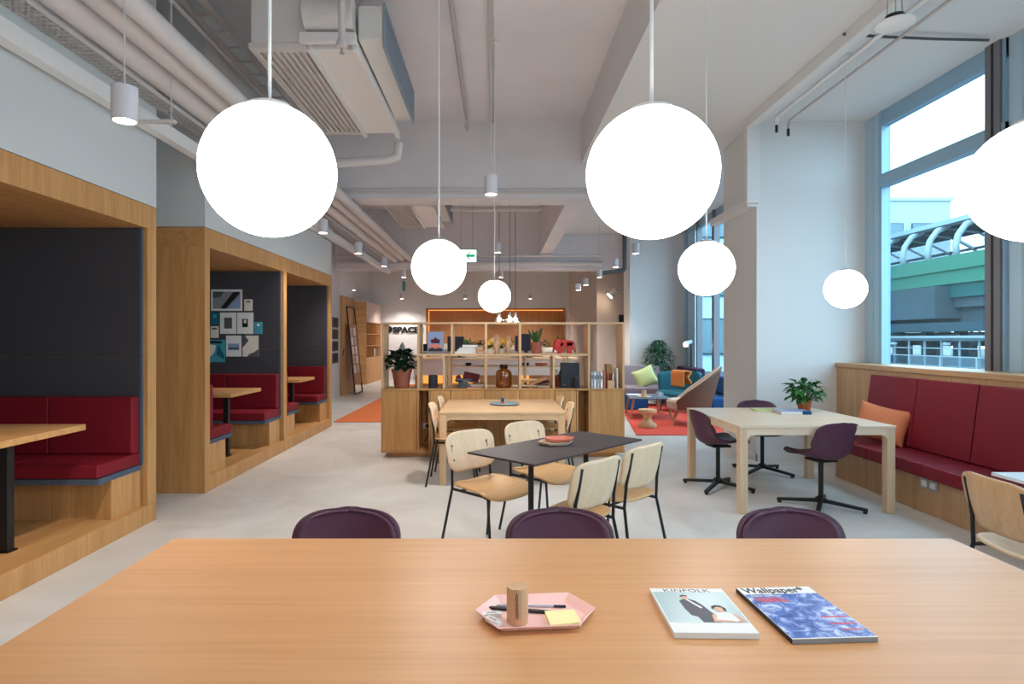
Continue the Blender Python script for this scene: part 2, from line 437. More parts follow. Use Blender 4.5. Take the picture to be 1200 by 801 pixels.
def bench(yb, s, label):
    # s=-1: back against yb, seat coming towards the camera
    b = thing('booth_bench', label, 'bench', (-3.53, yb, .143), 0, None); ox = -3.53; o0 = .143
    def P(name, m, x0, x1, a, c, z0, z1, **k):
        ya, yc = sorted((s*a, s*c))
        return B(x0-ox, x1-ox, ya, yc, z0-o0, z1-o0).build(name, m, b, **k)
    P('base', 'oak', -4.28, -2.785, 0, .35, .143, .43)
    P('seat_board', 'feltedge', -4.28, -2.78, 0, .5, .43, .468)
    P('seat_cushion', 'red', -3.43, -2.785, 0, .5, .47, .565, bevel=.014, seg=3)
    P('seat_cushion', 'red', -4.28, -3.432, 0, .5, .47, .565, bevel=.014, seg=3)
    P('back_cushion', 'red', -3.43, -2.79, .002, .10, .568, 1.005, bevel=.014, seg=3)
    P('back_cushion', 'red', -4.28, -3.432, .002, .10, .568, 1.005, bevel=.014, seg=3)
    return b
bench(4.668, -1, 'red bench of the large near booth under a bare charcoal panel')
bench(1.622, 1, 'red bench at the camera end of the large near booth')
bench(7.668, -1, 'red bench below the charcoal panel with pinned prints')
bench(5.785, 1, 'red bench turned away from camera in the bay with pinned prints')
bench(9.778, -1, 'red bench under a bare panel in the farthest booth bay')
bench(7.885, 1, 'red bench just behind the slim oak post between the two bays')
def btable(yc, dpt, label):
    t = thing('booth_table', label, 'table', (-3.5, yc, .143))
    top = B(-.78, .71, -dpt/2, dpt/2, .69, .73).build('table_top', 'oak_x', t, bevel=.003)
    for x in (.48, -.45):
        MB().box(x-.028, x+.028, -.028, .028, .008, .69).build('leg', 'black', t, bevel=.004)
        B(x-.04, x+.04, -.04, .04, 0, .008).build('foot_plate', 'black', t)
btable(3.68, .76, 'oak table on black posts in the large near booth')
btable(6.68, .80, 'oak table on black posts in front of the pinned prints')
btable(8.80, .72, 'oak table on black posts in the farthest booth bay')

# prints pinned in the first bay of the double booth
PY = 7.669
def pinned(u0, u1, v0, v1, bg, label, name='pinned_print', cat='print', art=()):
    x0, x1, z0, z1 = X(u0, PY), X(u1, PY), Z(v1, PY), Z(v0, PY)
    cx, cz = (x0+x1)/2, (z0+z1)/2
    t = thing(name, label, cat, (cx, PY, cz), 0, 'prints pinned on the charcoal panel')
    w, h = x1-x0, z1-z0
    B(-w/2, w/2, -.004, 0, -h/2, h/2).build('sheet', bg, t)
    for nm, m, a, b, c, d, e in art:
        B(-w/2+a*w, -w/2+b*w, -.006-e*.002, -.004, -h/2+c*h, -h/2+d*h).build(nm, m, t)
    return t, w, h
def poly_art(t, w, h, pts, m, lay=0, name='printed_shape'):
    MB().prism([(-w/2+a*w, -h/2+b*h) for a, b in pts], -.0075-lay*.001, -.004, 'y').build(name, m, t)
t, w, h = pinned(247.5, 284, 339, 364, 'paper', 'wide framed photograph of a curving dark road, topmost print', 'framed_print', 'print', [('photograph', 'greypaper', .06, .94, .1, .9, 0)])
poly_art(t, w, h, [(.3,.1),(.48,.1),(.92,.82),(.92,.88),(.72,.88)], 'ink', 1); poly_art(t, w, h, [(.06,.6),(.06,.9),(.42,.9),(.3,.62)], 'inkgrey', 0); poly_art(t, w, h, [(.52,.1),(.93,.1),(.93,.7)], 'inkblue', 0)
pinned(286.3, 296, 350.5, 364, 'cream', 'small cream card beside the wide framed photograph', 'pinned_card', 'card', [('printed_mark', 'inkgrey', .25, .75, .72, .85, 0)])
pinned(247, 256.5, 366, 380, 'teal', 'small dark teal card with a pale emblem, under the framed photograph', 'pinned_card', 'card', [('printed_mark', 'aqua', .3, .7, .55, .85, 0)])
pinned(258, 277, 366, 391, 'paper', 'white print with a small grey square picture', 'pinned_print', 'print', [('photograph', 'inkgrey', .26, .74, .25, .76, 0)])
pinned(278, 297, 366, 391, 'paper', 'white print with a tiny black picture of a valley', 'pinned_print', 'print', [('photograph', 'ink', .32, .66, .32, .7, 0), ('bright_sky', 'cream', .42, .58, .5, .66, 1)])
pinned(298.2, 307.8, 377, 391, 'aqua', 'small bright blue card pinned at the outer edge of the prints', 'pinned_card', 'card', [('printed_mark', 'paper', .35, .65, .65, .85, 0)])
pinned(247, 256.3, 382, 395.7, 'cream', 'small cream card below the dark teal card', 'pinned_card', 'card', [('printed_mark', 'inkgrey', .2, .8, .72, .86, 0)])
t, w, h = pinned(245.5, 264, 398, 424, 'aqua', 'teal poster with a black band, lowest of the prints', 'pinned_print', 'print', [('printed_band', 'ink', .02, .8, .84, .95, 0)])
poly_art(t, w, h, [(.0,.2),(.0,.8),(.4,.75),(.35,.45)], 'cream'); poly_art(t, w, h, [(.45,.35),(.95,.1),(.95,.3),(.6,.8)], 'teal')
pinned(265, 283, 393, 417.5, 'paper', 'white print with a blue seascape across its middle', 'pinned_print', 'print', [('photograph', 'inkblue', .14, .86, .3, .62, 0), ('printed_band', 'inkgrey', .16, .84, .34, .44, 1)])
t, w, h = pinned(284.5, 303, 393, 417.5, 'cream', 'cream print with two dark grey curved shapes', 'pinned_print', 'print')
poly_art(t, w, h, [(0,.45),(0,1),(.15,1),(.38,.77),(.1,.5)], 'inkgrey'); poly_art(t, w, h, [(.3,0),(1,0),(1,.35),(.7,.2),(.42,.12)], 'inkgrey')

# ---------------------------------------------------------------- ceiling services on the left
def runpipe(name, x, z, r, y0, y1, label, cat='pipe', m='pipe', group=None):
    o = MB().cyl((0, y0, 0), (0, y1, 0), r, 24).build(name, m, smooth='auto', loc=(x, 0, z))
    return tag(o, label, cat, group)
runpipe('duct_pipe', -2.50, 3.40, .085, -3.9, 14.75, 'fat white pipe next to the perforated tray along the wall', m='pipe')
runpipe('duct_pipe', -2.31, 3.42, .07, -3.9, 14.75, 'middle one of three fat white pipes under the ceiling', m='pipe')
runpipe('duct_pipe', -2.13, 3.41, .07, -3.9, 14.75, 'fat white pipe of the three that is farthest from the wall', m='pipe')
for i, (x, z, r, l) in enumerate([(-2.5, 4.05, .02, 'thin grey conduit running high above the fat pipes'), (-1.5, 4.45, .018, 'thin conduit running high near the ceiling beside the fan coil'), (-.42, 4.55, .026, 'white sprinkler pipe along the ceiling with a head at its end')]):
    runpipe('ceiling_conduit', x, z, r, -3.9 if i < 2 else 2, 8.7 if i < 2 else 8.4, l, 'pipe', 'pipe_dim')
o = MB().box(-.03, .03, -3.9, 8.78, -.03, .01).build('ceiling_conduit', 'pipe_dim', loc=(-.06, 0, CZ-.01)); tag(o, 'flat square conduit on the ceiling running over the middle row of lamps', 'conduit')
t = thing('cable_ladder', 'grey cable ladder hanging high above the fat pipes', 'cable tray', (-2.57, 0, 4.3))
for x in (-.09, .09): MB().box(x-.012, x+.012, -3.9, 8.75, -.03, .03).build('rail', 'pipe_dim', t)
mb = MB()
for k in range(42): mb.box(-.09, .09, -3.8+k*.3, -3.77+k*.3, -.02, -.008)
mb.build('rung', 'pipe_dim', t)
t = thing('perforated_tray', 'white perforated cable tray running beside the fat pipes', 'cable tray', (-2.66, 0, 3.3))
mb = MB(); y = -1.0
while y < 14.6:
    for q in range(2): mb.box(-.075, .075, y + q*.045, y + q*.045 + .016, 0, .003)
    y += .09
mb.box(-.075, -.068, -1, 14.7, 0, .035); mb.box(.068, .075, -1, 14.7, 0, .035); mb.box(-.006, .006, -1, 14.7, 0, .003); mb.box(-.04, -.034, -1, 14.7, 0, .003); mb.box(.034, .04, -1, 14.7, 0, .003)
mb.build('tray_strip', 'pipe', t)
o = B(-.045, .045, -3.9, 14.75, 0, .11).build('cable_trunking', 'white', loc=(-2.66, 0, 3.05), bevel=.003); tag(o, 'square white trunking along the top of the booth wall', 'trunking')
for i, (y, l) in enumerate([(2.25+.35, 'thin white hanger bracket under the trunking nearest the camera'), (4.35, 'thin white hanger bracket beside the big globe lamp'), (6.9, 'thin white hanger bracket over the booth with pinned prints')]):
    t = thing('pipe_hanger', l, 'bracket', (-2.5, y, 3.02))
    B(-.16, .16, -.02, .02, -.0, .022).build('channel', 'pipe', t)
    for x in (-.13, .13): MB().cyl((x, 0, -.03), (x, 0, CZ-3.02), .005, 8).build('rod', 'pipe', t)

def fan_coil(y, label, detail=True):
    t = thing('fan_coil_unit', label, 'air conditioner', (-1.5, y, 3.75))
    x = lambda a: a + 1.5
    B(x(-1.95), x(-1.50), 0, 2.0, .04, .42).build('supply_box', 'duct', t, bevel=.02)
    mb = MB()
    for k in range(8):
        xx = -1.93 + k*.053
        mb.box(x(xx), x(xx+.022), .08, 1.92, .0, .03)
    mb.box(x(-1.96), x(-1.49), 0, .08, 0, .04); mb.box(x(-1.96), x(-1.49), 1.92, 2.02, 0, .04); mb.box(x(-1.96), x(-1.935), .08, 1.92, 0, .04); mb.box(x(-1.515), x(-1.49), .08, 1.92, 0, .04)
    mb.build('slot_grille', 'pipe', t)
    B(x(-1.47), x(-1.13), .05, 2.0, .01, .33).build('casing', 'white', t, bevel=.006)
    B(x(-1.50), x(-1.465), 0, 2.05, -.02, .03).build('edge_rail', 'white', t); B(x(-1.14), x(-1.10), 0, 2.1, -.02, .05).build('edge_rail', 'white', t)
    MB().cyl((x(-1.5), -.02, .24), (x(-1.12), -.02, .24), .12, 20).build('spigot', 'duct', t, smooth='auto')
    B(x(-1.55), x(-1.1), -.06, .0, .02, .10).build('drain_pan', 'white', t, bevel=.01)
    B(x(-1.10), x(-.90), .0, 1.7, .06, .34).build('return_box', 'duct', t, bevel=.02)
    f = MB(); f.box(x(-.90), x(-.885), 0, 1.7, .0, .03); f.box(x(-.90), x(-.885), 0, 1.7, .33, .36); f.box(x(-.90), x(-.885), 0, .03, .03, .33); f.box(x(-.90), x(-.885), 1.67, 1.7, .03, .33)
    for k in range(46): f.box(x(-.90), x(-.889), .045+k*.036, .053+k*.036, .03, .33)
    f.build('filter_grille', 'grille', t)
    for xx in (-1.48, -1.12):
        for yy in (.2, 1.8): MB().cyl((x(xx), yy, .3), (x(xx), yy, CZ-3.75), .005, 8).build('hanger_rod', 'steel', t)
fan_coil(4.72, 'big insulated ceiling fan coil hanging above the largest globe lamp')
fan_coil(10.35, 'smaller looking ceiling fan coil seen beyond the cross beam')
def sprinkler(x, y, z, zt, label, r=.027):
    t = thing('sprinkler_head', label, 'sprinkler', (x, y, z))
    MB().cyl((0,0,.08), (0,0,zt-z), r, 16).build('drop_pipe', 'pipe', t, smooth='auto')
    MB().lathe([(.0,.04),(.04,.045),(.042,.08),(.03,.1),(0,.1)], (0,0,0), 16).build('collar', 'pipe', t, smooth='auto')
    MB().lathe([(0,0),(.018,.0),(.02,.006),(.008,.012),(.008,.045),(0,.045)], (0,0,0), 12).build('nozzle', 'steel', t, smooth='auto')
sprinkler(-1.14, 4.4, 3.55, CZ, 'fat vertical white sprinkler drop pipe in front of the fan coil')
sprinkler(-.42, 8.45, 4.4, 4.58, 'sprinkler head at the end of the pipe along the ceiling', .016)
o = MB().tube([(0,0,0),(.9,0,.06),(1.0,.0,.1),(1.02,0,.25)], .055, 16).build('drain_pipe', 'pipe', smooth='auto', loc=(-2.15, 6.9, 3.46)); tag(o, 'white pipe crossing under the far end of the big fan coil', 'pipe')
# beam-top conduits on cross beam face
for i, (z, l) in enumerate([(3.66, 'upper thin conduit clipped along the cross beam'), (3.60, 'lower thin conduit clipped along the cross beam')]):
    o = MB().cyl((-3.9,0,0), (2.9,0,0), .013, 10).build('beam_conduit', 'pipe', smooth='auto', loc=(0, 8.78, z)); tag(o, l, 'conduit')
for i, (z, l, yy) in enumerate([(3.48, 'long white pipe running below the second cross beam', 14.6), (3.30, 'fat white pipe along the face of the second cross beam', 14.7)]):
    o = MB().cyl((-3.9,0,0), (2.6,0,0), (.03, .07)[i], 14).build('beam_pipe', 'pipe', smooth='auto', loc=(0, yy, z)); tag(o, l, 'pipe')
t = thing('loop_pipe', 'white pipe loop hanging behind the cross beam', 'pipe', (0, 11.5, 3.95))
MB().tube([(-1.6,0,0),(.78,0,0),(.86,0,.03),(.9,0,.1),(.9,0,.6)], .05, 14).build('pipe_run', 'pipe', t, smooth='auto')
o = MB().tube([(-.25,0,.06),(.0,0,.0),(.25,.1,.03)], .02, 8).build('cable_tie_bundle', 'black', loc=(-2.0, 10.5, 4.3)); tag(o, 'short dark cable bundle near the far fan coil', 'cable')
# trunking that turns down the pier by the windows
t = thing('corner_trunking', 'white trunking that drops down the pier corner and turns along it', 'trunking', (3.02, 7.03, 3.05))
B(-.08, .07, -.02, .06, 0, RZ-3.05).build('drop', 'white', t, bevel=.003); B(-.045, .065, .06, 1.3, -.03, .06).build('turn', 'white', t, bevel=.003)
for x, y1, r, l in ((3.13, 6.68, .022, 'white sprinkler pipe on the ceiling beside the window bay'), (3.32, 6.8, .013, 'thin grey pipe on the ceiling nearer to the windows')):
    t = thing('window_bay_pipe', l, 'pipe', (x, 0, 3.93))
    MB().tube([(0,-3.9,0),(0,y1-.03,0),(0,y1,-.03),(0,y1,-.09)], r, 12).build('pipe_run', 'white' if r > .02 else 'pipe_dim', t, smooth='auto')
    MB().cyl((0,y1,-.17),(0,y1,-.09), .016, 10).build('nozzle', 'black', t)
t = thing('ceiling_speaker', 'round white loudspeaker disc hung below the ceiling beside the windows', 'speaker', (2.60, 3.9, 3.50))
MB().lathe([(0,-.004),(.10,-.004),(.115,.0),(.115,.01),(.05,.02),(0,.02)]).build('grille', 'white', t, smooth='auto')
MB().lathe([(.05,.02),(.055,.06),(.0,.07)]).build('driver', 'black', t, smooth='auto')
for a in (0, 2.1, 4.2): MB().cyl((.05*math.cos(a), .05*math.sin(a), .05), (.03*math.cos(a), .03*math.sin(a), RZ-3.5), .004, 6).build('hanger_wire', 'steel', t)
o = MB().tube([(-.3,0,0),(0,.0,-.02),(.5,.05,-.015),(1.0,.1,.0)], .012, 8).build('ceiling_cable', 'inkgrey', loc=(3.2, 5.0, RZ-.03)); tag(o, 'grey cable crossing the ceiling towards the window head', 'cable')

# ---------------------------------------------------------------- lamps
def add_light(name, kind, parent, loc, energy, color, size=.1, **k):
    ld = bpy.data.lights.new(name, kind); ld.energy = energy; ld.color = color
    if kind == 'SPOT': ld.spot_size = k.get('angle', R(75)); ld.spot_blend = .8; ld.shadow_soft_size = size
    else: ld.shadow_soft_size = size
    o = bpy.data.objects.new(name, ld); COL.objects.link(o); o.parent = parent; o.location = loc
    return o
def globe(x, y, z, label, top=CZ, cord=.005):
    t = thing('globe_pendant', label, 'pendant lamp', (x, y, z), 0, 'opal globe pendants')
    MB().sphere((0,0,0), .175, 48, 28).build('globe', 'globe', t, smooth=True)
    MB().lathe([(0,.182),(.035,.182),(.06,.172),(.062,.160),(0,.160)]).build('cap', 'steel', t, smooth='auto')
    MB().cyl((0,0,.18), (0,0,top-z), cord, 8).build('cord', 'white', t)
    MB().lathe([(0,top-z-.03),(.05,top-z-.03),(.055,top-z),(0,top-z)]).build('ceiling_rose', 'white', t, smooth='auto')
globe(-.608, 1.60, 1.90, 'largest looking globe lamp, hung nearest to the booths')
globe(.418, 1.61, 1.895, 'large globe lamp over the middle of the big oak table', top=CZ)
globe(1.575, 1.74, 1.91, 'large globe lamp cut off by the picture edge, over the magazines', top=RZ)
globe(-.37, 3.83, 1.91, 'mid sized globe lamp between the two front rows, before the green arrow sign')
globe(1.355, 3.86, 1.905, 'mid sized globe lamp hanging before the beige pier', top=RZ)
globe(-.023, 6.45, 1.91, 'smallest looking globe lamp, hanging above the shelf and its flowers')
globe(3.17, 5.43, 1.905, 'small looking globe lamp hanging against the white wall by the window', top=RZ, cord=.003)
globe(-.608, -1.35, 1.90, 'added opal globe out of view behind the camera, on the booth side')  # unseen row of three, added to light surfaces that face the camera
globe(.418, -1.35, 1.895, 'added opal globe out of view behind the camera, in the middle')
globe(1.575, -1.35, 1.91, 'added opal globe out of view behind the camera, on the window side', top=RZ)
def downlight(u, v, d, label, ztop, r=.06, h=.17, e=14, spot=True, ang=110):
    x, z = X(u, d), Z(v, d)
    t = thing('cylinder_downlight', label, 'downlight', (x, d, z), 0, 'white cylinder downlights')
    MB().lathe([(r*.86,.012),(r*.86,0),(r,0),(r,h),(0,h)], (0,0,0), 24).build('housing', 'cylwhite', t, smooth='auto')
    MB().lathe([(0,.006),(r*.84,.006),(r*.84,.012),(0,.012)], (0,0,0), 20).build('lens', 'lamp', t)
    MB().cyl((0,0,h), (0,0,ztop-z), .004, 6).build('cord', 'pipe', t)
    if spot: add_light('lamp_beam', 'SPOT', t, (0,0,-.02), e*2.3, (1,.91,.84), .05, angle=R(ang))
downlight(146, 142, 3.0, 'bright white cylinder lamp nearest the camera, beside the booth wall', CZ, e=34)
downlight(378.5, 273, 7.6, 'white cylinder lamp beside the pipes, first beyond the big globe', CZ, e=26)
downlight(420, 297, 9.3, 'white cylinder lamp beside the pipes, second beyond the big globe', CZ, e=26)
downlight(450, 312, 11.2, 'unlit looking white cylinder lamp beside the pipes', CZ, e=18)
downlight(473, 325, 13.4, 'white cylinder lamp at the far end of the pipes', 4.6, e=26)
downlight(575.3, 228, 5.5, 'white cylinder lamp above the gap between the small and mid globe', CZ, e=40)
downlight(583.3, 296, 10.2, 'white cylinder lamp hanging above the smallest globe', CZ, e=30)
downlight(587, 325, 14.2, 'tiny white cylinder lamp beside the smallest globe cord', CZ, e=26)
downlight(745, 297, 10.2, 'white cylinder lamp before the far pale blue wall', RZ, e=26)
downlight(721.3, 313, 12.0, 'white cylinder lamp next to the dark bent pipe', RZ, e=26)
downlight(702.3, 325, 13.5, 'white cylinder lamp before the brown pier', RZ, e=26)
for u, v, l in ((391+23, 340, 'small cylinder lamp above the leaning display board'), (471, 350, 'small cylinder lamp over the wall lettering'), (545.5, 350, 'small cylinder lamp over the amber lit niche'), (621.5, 350, 'small cylinder lamp right above the snake plant'), (677.5, 340, 'small cylinder lamp, lower of two near the brown pier'), (686.5, 334, 'small cylinder lamp, upper of two near the brown pier'), (696.5, 350, 'small cylinder lamp lighting the far white wall')):
    d = 20.7 if v == 350 else (17.6 if u < 500 else 14.6)
    downlight(u, v, d, l, CZ, r=.07, h=.16, e={350: 45, 334: 16}.get(v, 22), spot=True, ang=136 if v == 350 else 110)
# clear glass pendants over the kitchen counter
for u, v, l in ((585, 373, 'clear glass pendant, first of the cluster above the yellow flowers'), (597.5, 373, 'clear glass pendant in the middle of the cluster'), (604, 373.5, 'clear glass pendant of the cluster next to the snake plant')):
    d = 13.9; t = thing('glass_pendant', l, 'pendant lamp', (X(u,d), d, Z(v,d)), 0, 'clear glass pendants')
    MB().lathe([(.03,.13),(.05,.1),(.11,.0),(.12,-.06),(.10,-.12),(.06,-.14)], (0,0,0), 24).build('shade', 'clear', t, smooth=True)
    MB().sphere((0,0,-.01), .045, 16, 10).build('bulb', 'lamp', t, smooth=True)
    MB().cyl((0,0,.04), (0,0,.16), .028, 12).build('socket', 'steel', t)
    MB().cyl((0,0,.16), (0,0,CZ-Z(v,d)-.03), .006, 6).build('cord', 'black', t)
    MB().lathe([(0,-.05),(.1,-.04),(.1,0),(0,0)], (0,0,CZ-Z(v,d)), 16).build('ceiling_rose', 'black', t)
# hanging exit sign
t = thing('exit_sign', 'hanging white light box sign with a green arrow', 'sign', (-.44, 10.0, 2.74))
B(-.22, .1, -.02, .02, 0, .20).build('light_box', 'signwhite', t, bevel=.004); B(-.23, .11, -.025, .025, .2, .22).build('top_rail', 'steel', t)
mb = MB().prism([(-.075,.10),(-.01,.165),(.01,.165),(-.03,.12),(.075,.12),(.075,.08),(-.03,.08),(.01,.035),(-.01,.035)], -.024, -.02, 'y')
mb.build('arrow', 'signgreen', t)
for x in (-.16, .04): MB().cyl((x,0,.22), (x,0,CZ-2.74), .004, 6).build('hanger_wire', 'steel', t)
o = thing('projecting_sign', 'tiny blue sign projecting from above near the wall lettering', 'sign', (X(473.5, 18), 18, 2.9)); B(-.03, .03, -.15, .15, 0, .28).build('panel', 'aqua', o); MB().cyl((0,0,.28),(0,0,CZ-2.9), .008, 8).build('rod', 'steel', o)
# far wall lettering: a half-hidden disc mark and the word
t = thing('wall_lettering', 'black company name lettering with a disc mark on the far white wall', 'sign', (X(470, 21.5), 21.48, 1.69))
MB().lathe([(0,-.01),(.13,-.01),(.13,.01),(0,.01)], (0,0,0), 28).build('disc_mark', 'ink', t, loc=(-.44, 0, .10)).rotation_euler = (PI/2, 0, 0)
text('SPACES', .27, 'ink', t, Matrix.Translation((-.28, -.012, .0)) @ Matrix.Scale(1.2, 4, (1,0,0)) @ Matrix.Rotation(PI/2, 4, 'X'), 'lettering', .012, .014)
# ================================================================ furniture
def make_ply_chair(label, group, back='plyback', seat='plyseat'):
    t = thing('plywood_chair', label, 'chair', (0,0,0), 0, group)
    def sq(a, b, p=6, k=.13):
        return a*(1-k*abs(b)**p), b*(1-k*abs(a)**p)
    def seatf(i, j):
        a, b = sq(2*i-1, 2*j-1)
        w = .235 - .02*(b+1)/2
        x = a*w; y = b*.215
        z = .452 + .012*a*a - .022*max(0, -b-.2)**2*3 + .010*max(0, b)**2 - .006*(1-a*a)
        return Vector((x, y-.01, z))
    MB().grid(seatf, 18, 18).build('seat', seat, t, smooth=True, solid=.012)
    def backf(i, j):
        a, b = sq(2*i-1, 2*j-1, 5, .16)
        w = .225 + .008*b
        x = a*w; z = .665 + b*.135
        y = .235 + (z-.66)*.22 - .045*a*a + .01*(1-b*b)
        return Vector((x, y, z))
    MB().grid(backf, 20, 14).build('backrest', back, t, smooth=True, solid=.012)
    for s in (-1, 1):
        MB().tube([(s*.172,.243,.765),(s*.172,.222,.66),(s*.178,.205,.57),(s*.185,.195,.43),(s*.225,.275,.0)], .0095, 10).build('leg', 'black', t, smooth=True)
        MB().tube([(s*.185,.195,.425),(s*.19,-.12,.428),(s*.195,-.165,.42),(s*.215,-.215,0)], .0095, 10).build('leg', 'black', t, smooth=True)
    MB().cyl((-.185,.1,.43), (.185,.1,.43), .008, 8).cyl((-.185,-.1,.43), (.185,-.1,.43), .008, 8).build('seat_frame', 'black', t)
    mb = MB()
    for s in (-1, 1):
        for z in (.615, .71): mb.cyl((s*.165,.208+(z-.66)*.22,z), (s*.165,.214+(z-.66)*.22,z), .007, 8)
    mb.build('bolt_heads', 'inkgrey', t)
    return t
def smooth(a, b, x):
    x = max(0, min(1, (x-a)/(b-a))); return x*x*(3-2*x)
def shell_point(s, a):
    """s 0..1 from the seat's front lip to the top of the back, a -1..1 across."""
    pts = [(-.225,.425),(-.20,.452),(-.12,.456),(.0,.440),(.10,.434),(.165,.452),(.198,.50),(.212,.57),(.226,.64),(.238,.705),(.246,.760)]
    f = s*(len(pts)-1); i = min(int(f), len(pts)-2); u = f-i
    p0, p1, p2, p3 = pts[max(i-1,0)], pts[i], pts[i+1], pts[min(i+2, len(pts)-1)]
    cr = lambda k: .5*((2*p1[k]) + (-p0[k]+p2[k])*u + (2*p0[k]-5*p1[k]+4*p2[k]-p3[k])*u*u + (-p0[k]+3*p1[k]-3*p2[k]+p3[k])*u**3)
    y, z = cr(0), cr(1)
    W = .215 + .02*smooth(0,.3,s) - .02*smooth(.35,.55,s) + .012*smooth(.55,.85,s)
    W *= .955; W0 = W; e = min(1, max(0, (s-.74)/.26)); W *= max(0, 1-e**4.2)**.45
    e = max(0, (.12-s)/.12); W *= (1-.30*e**3)
    back = smooth(.45,.65,s); mid = smooth(.25,.5,s)*(1-smooth(.6,.85,s))
    q = abs(a*W/W0)**2.2
    y -= q*(.05*back + .03*mid); z += q*(.035*(1-back) + .055*mid)
    return Vector((a*W, y, z))
def make_shell_chair(label, group):
    t = thing('shell_chair', label, 'chair', (0,0,0), 0, group)
    def sm(i, top=1): return top*(.74*i/.55 if i < .55 else .74+.26*math.sin(PI/2*(i-.55)/.45))
    def f(i, j): return shell_point(sm(i), 2*j-1)
    MB().grid(f, 46, 20).build('shell', 'plum', t, smooth=True, solid=.012)
    def g(i, j):
        i = .04 + .94*sm(i); a = (2*j-1)*.93
        p = shell_point(i, a)
        e = min(1, max(0, (i-.74)/.24)); f0 = max(1e-6, 1-(min(1,max(0,(i-.74)/.26)))**4.2)**.45
        p.x *= max(0, 1-e**4.2)**.45/f0
        b = smooth(.4,.6,i)
        return p + Vector((0, -.012*b, .012*(1-b)))
    MB().grid(g, 36, 18).build('pad', 'plumpad', t, smooth=True, solid=.012)
    MB().cyl((0,0,.06), (0,0,.415), .020, 18).build('column', 'black', t, smooth='auto')
    MB().box(-.09,.09,-.09,.09,.405,.425).build('seat_plate', 'black', t, bevel=.004)
    MB().lathe([(0,.05),(.045,.05),(.045,.085),(.025,.10),(0,.10)]).build('hub', 'black', t, smooth='auto')
    for k in range(4):
        a = PI/4 + k*PI/2; c, s_ = math.cos(a), math.sin(a)
        m = Matrix.Rotation(a, 4, 'Z')
        mb = MB().prism([(0,.05),(.33,.018),(.345,.018),(.345,.040),(0,.082)], -.017, .017, 'y', m)
        l = mb.build('leg', 'black', t, bevel=.003)
        MB().cyl((.325*c,.325*s_,0), (.325*c,.325*s_,.018), .017, 12).build('glide', 'black', l)
    return t
ply0 = make_ply_chair('light plywood chair with tan seat, nearest the oak booths at the black table', 'plywood chairs at the small black table')
shell0 = make_shell_chair('x', 'plum shell chairs along the big oak table')
def place(root, first, loc, rz, label, group=None):
    if first: root.location = loc; root.rotation_euler = (0,0,rz); root['label'] = label; root['group'] = group or root.get('group'); return root
    return dup(root, loc, rz, label, group)
# chairs face local -y
G1 = 'plywood chairs at the small black table'
def facing(dx, dy): return math.atan2(dx, -dy)      # turn so that local -y points along (dx, dy)
fA = facing(1,-1.0); fC = facing(-1, 1.0)
place(ply0, True, (-.035, 4.085, 0), fA, 'light plywood chair with tan seat at the black table, nearest the booths', G1)
place(ply0, False, (.375, 4.525, 0), fA, 'light plywood chair with tan seat behind the pink trays, at the black table', G1)
place(ply0, False, (.40, 3.44, 0), fC, 'light plywood chair showing its back and black supports, nearest the camera at the black table', G1)
place(ply0, False, (.765, 3.88, 0), fC, 'light plywood chair showing its back, at the far corner of the black table', G1)
G2 = 'ply chairs tucked under the washed oak table'
for i, (x, y, f, l) in enumerate([(-.42, 6.08, facing(1,0), 'ply chair tucked in at the booth side of the washed oak table, in front'), (-.40, 6.75, facing(1,0), 'ply chair tucked in at the booth side of the washed oak table, by the shelf'), (.52, 6.12, facing(-1,0), 'ply chair tucked in at the window side of the washed oak table, in front'), (.49, 6.78, facing(-1,0), 'ply chair tucked in at the window side of the washed oak table, by the shelf')]):
    place(ply0, False, (x, y, 0), f, l, G2)
oak_chair = make_ply_chair('natural oak plywood chair cut off by the picture edge at the white table', None, 'plyedge', 'plyback')
oak_chair.location = (2.575, 2.80, 0); oak_chair.rotation_euler = (0, 0, facing(1,0)+R(-3))
# plum chairs
G3 = 'plum shell chairs along the big oak table'
place(shell0, True, (-.60, 2.20, 0), 0, 'plum chair behind the big oak table, nearest the booths', G3)
place(shell0, False, (.252, 2.195, 0), 0, 'plum chair behind the big oak table, straight behind the pink tray', G3)
place(shell0, False, (1.175, 2.20, 0), 0, 'plum chair behind the big oak table, nearest the window bench', G3)
G4 = 'plum swivel chairs around the square table'
place(shell0, False, (2.16, 5.83, 0), facing(1,.12), 'plum swivel chair on the shelf side of the square table', G4)
place(shell0, False, (2.89, 6.50, 0), facing(-.12,-1), 'plum swivel chair on the far side of the square table, before the pier', G4)
place(shell0, False, (2.79, 5.14, 0), facing(-.22,1), 'plum swivel chair turned back to camera at the square table', G4)

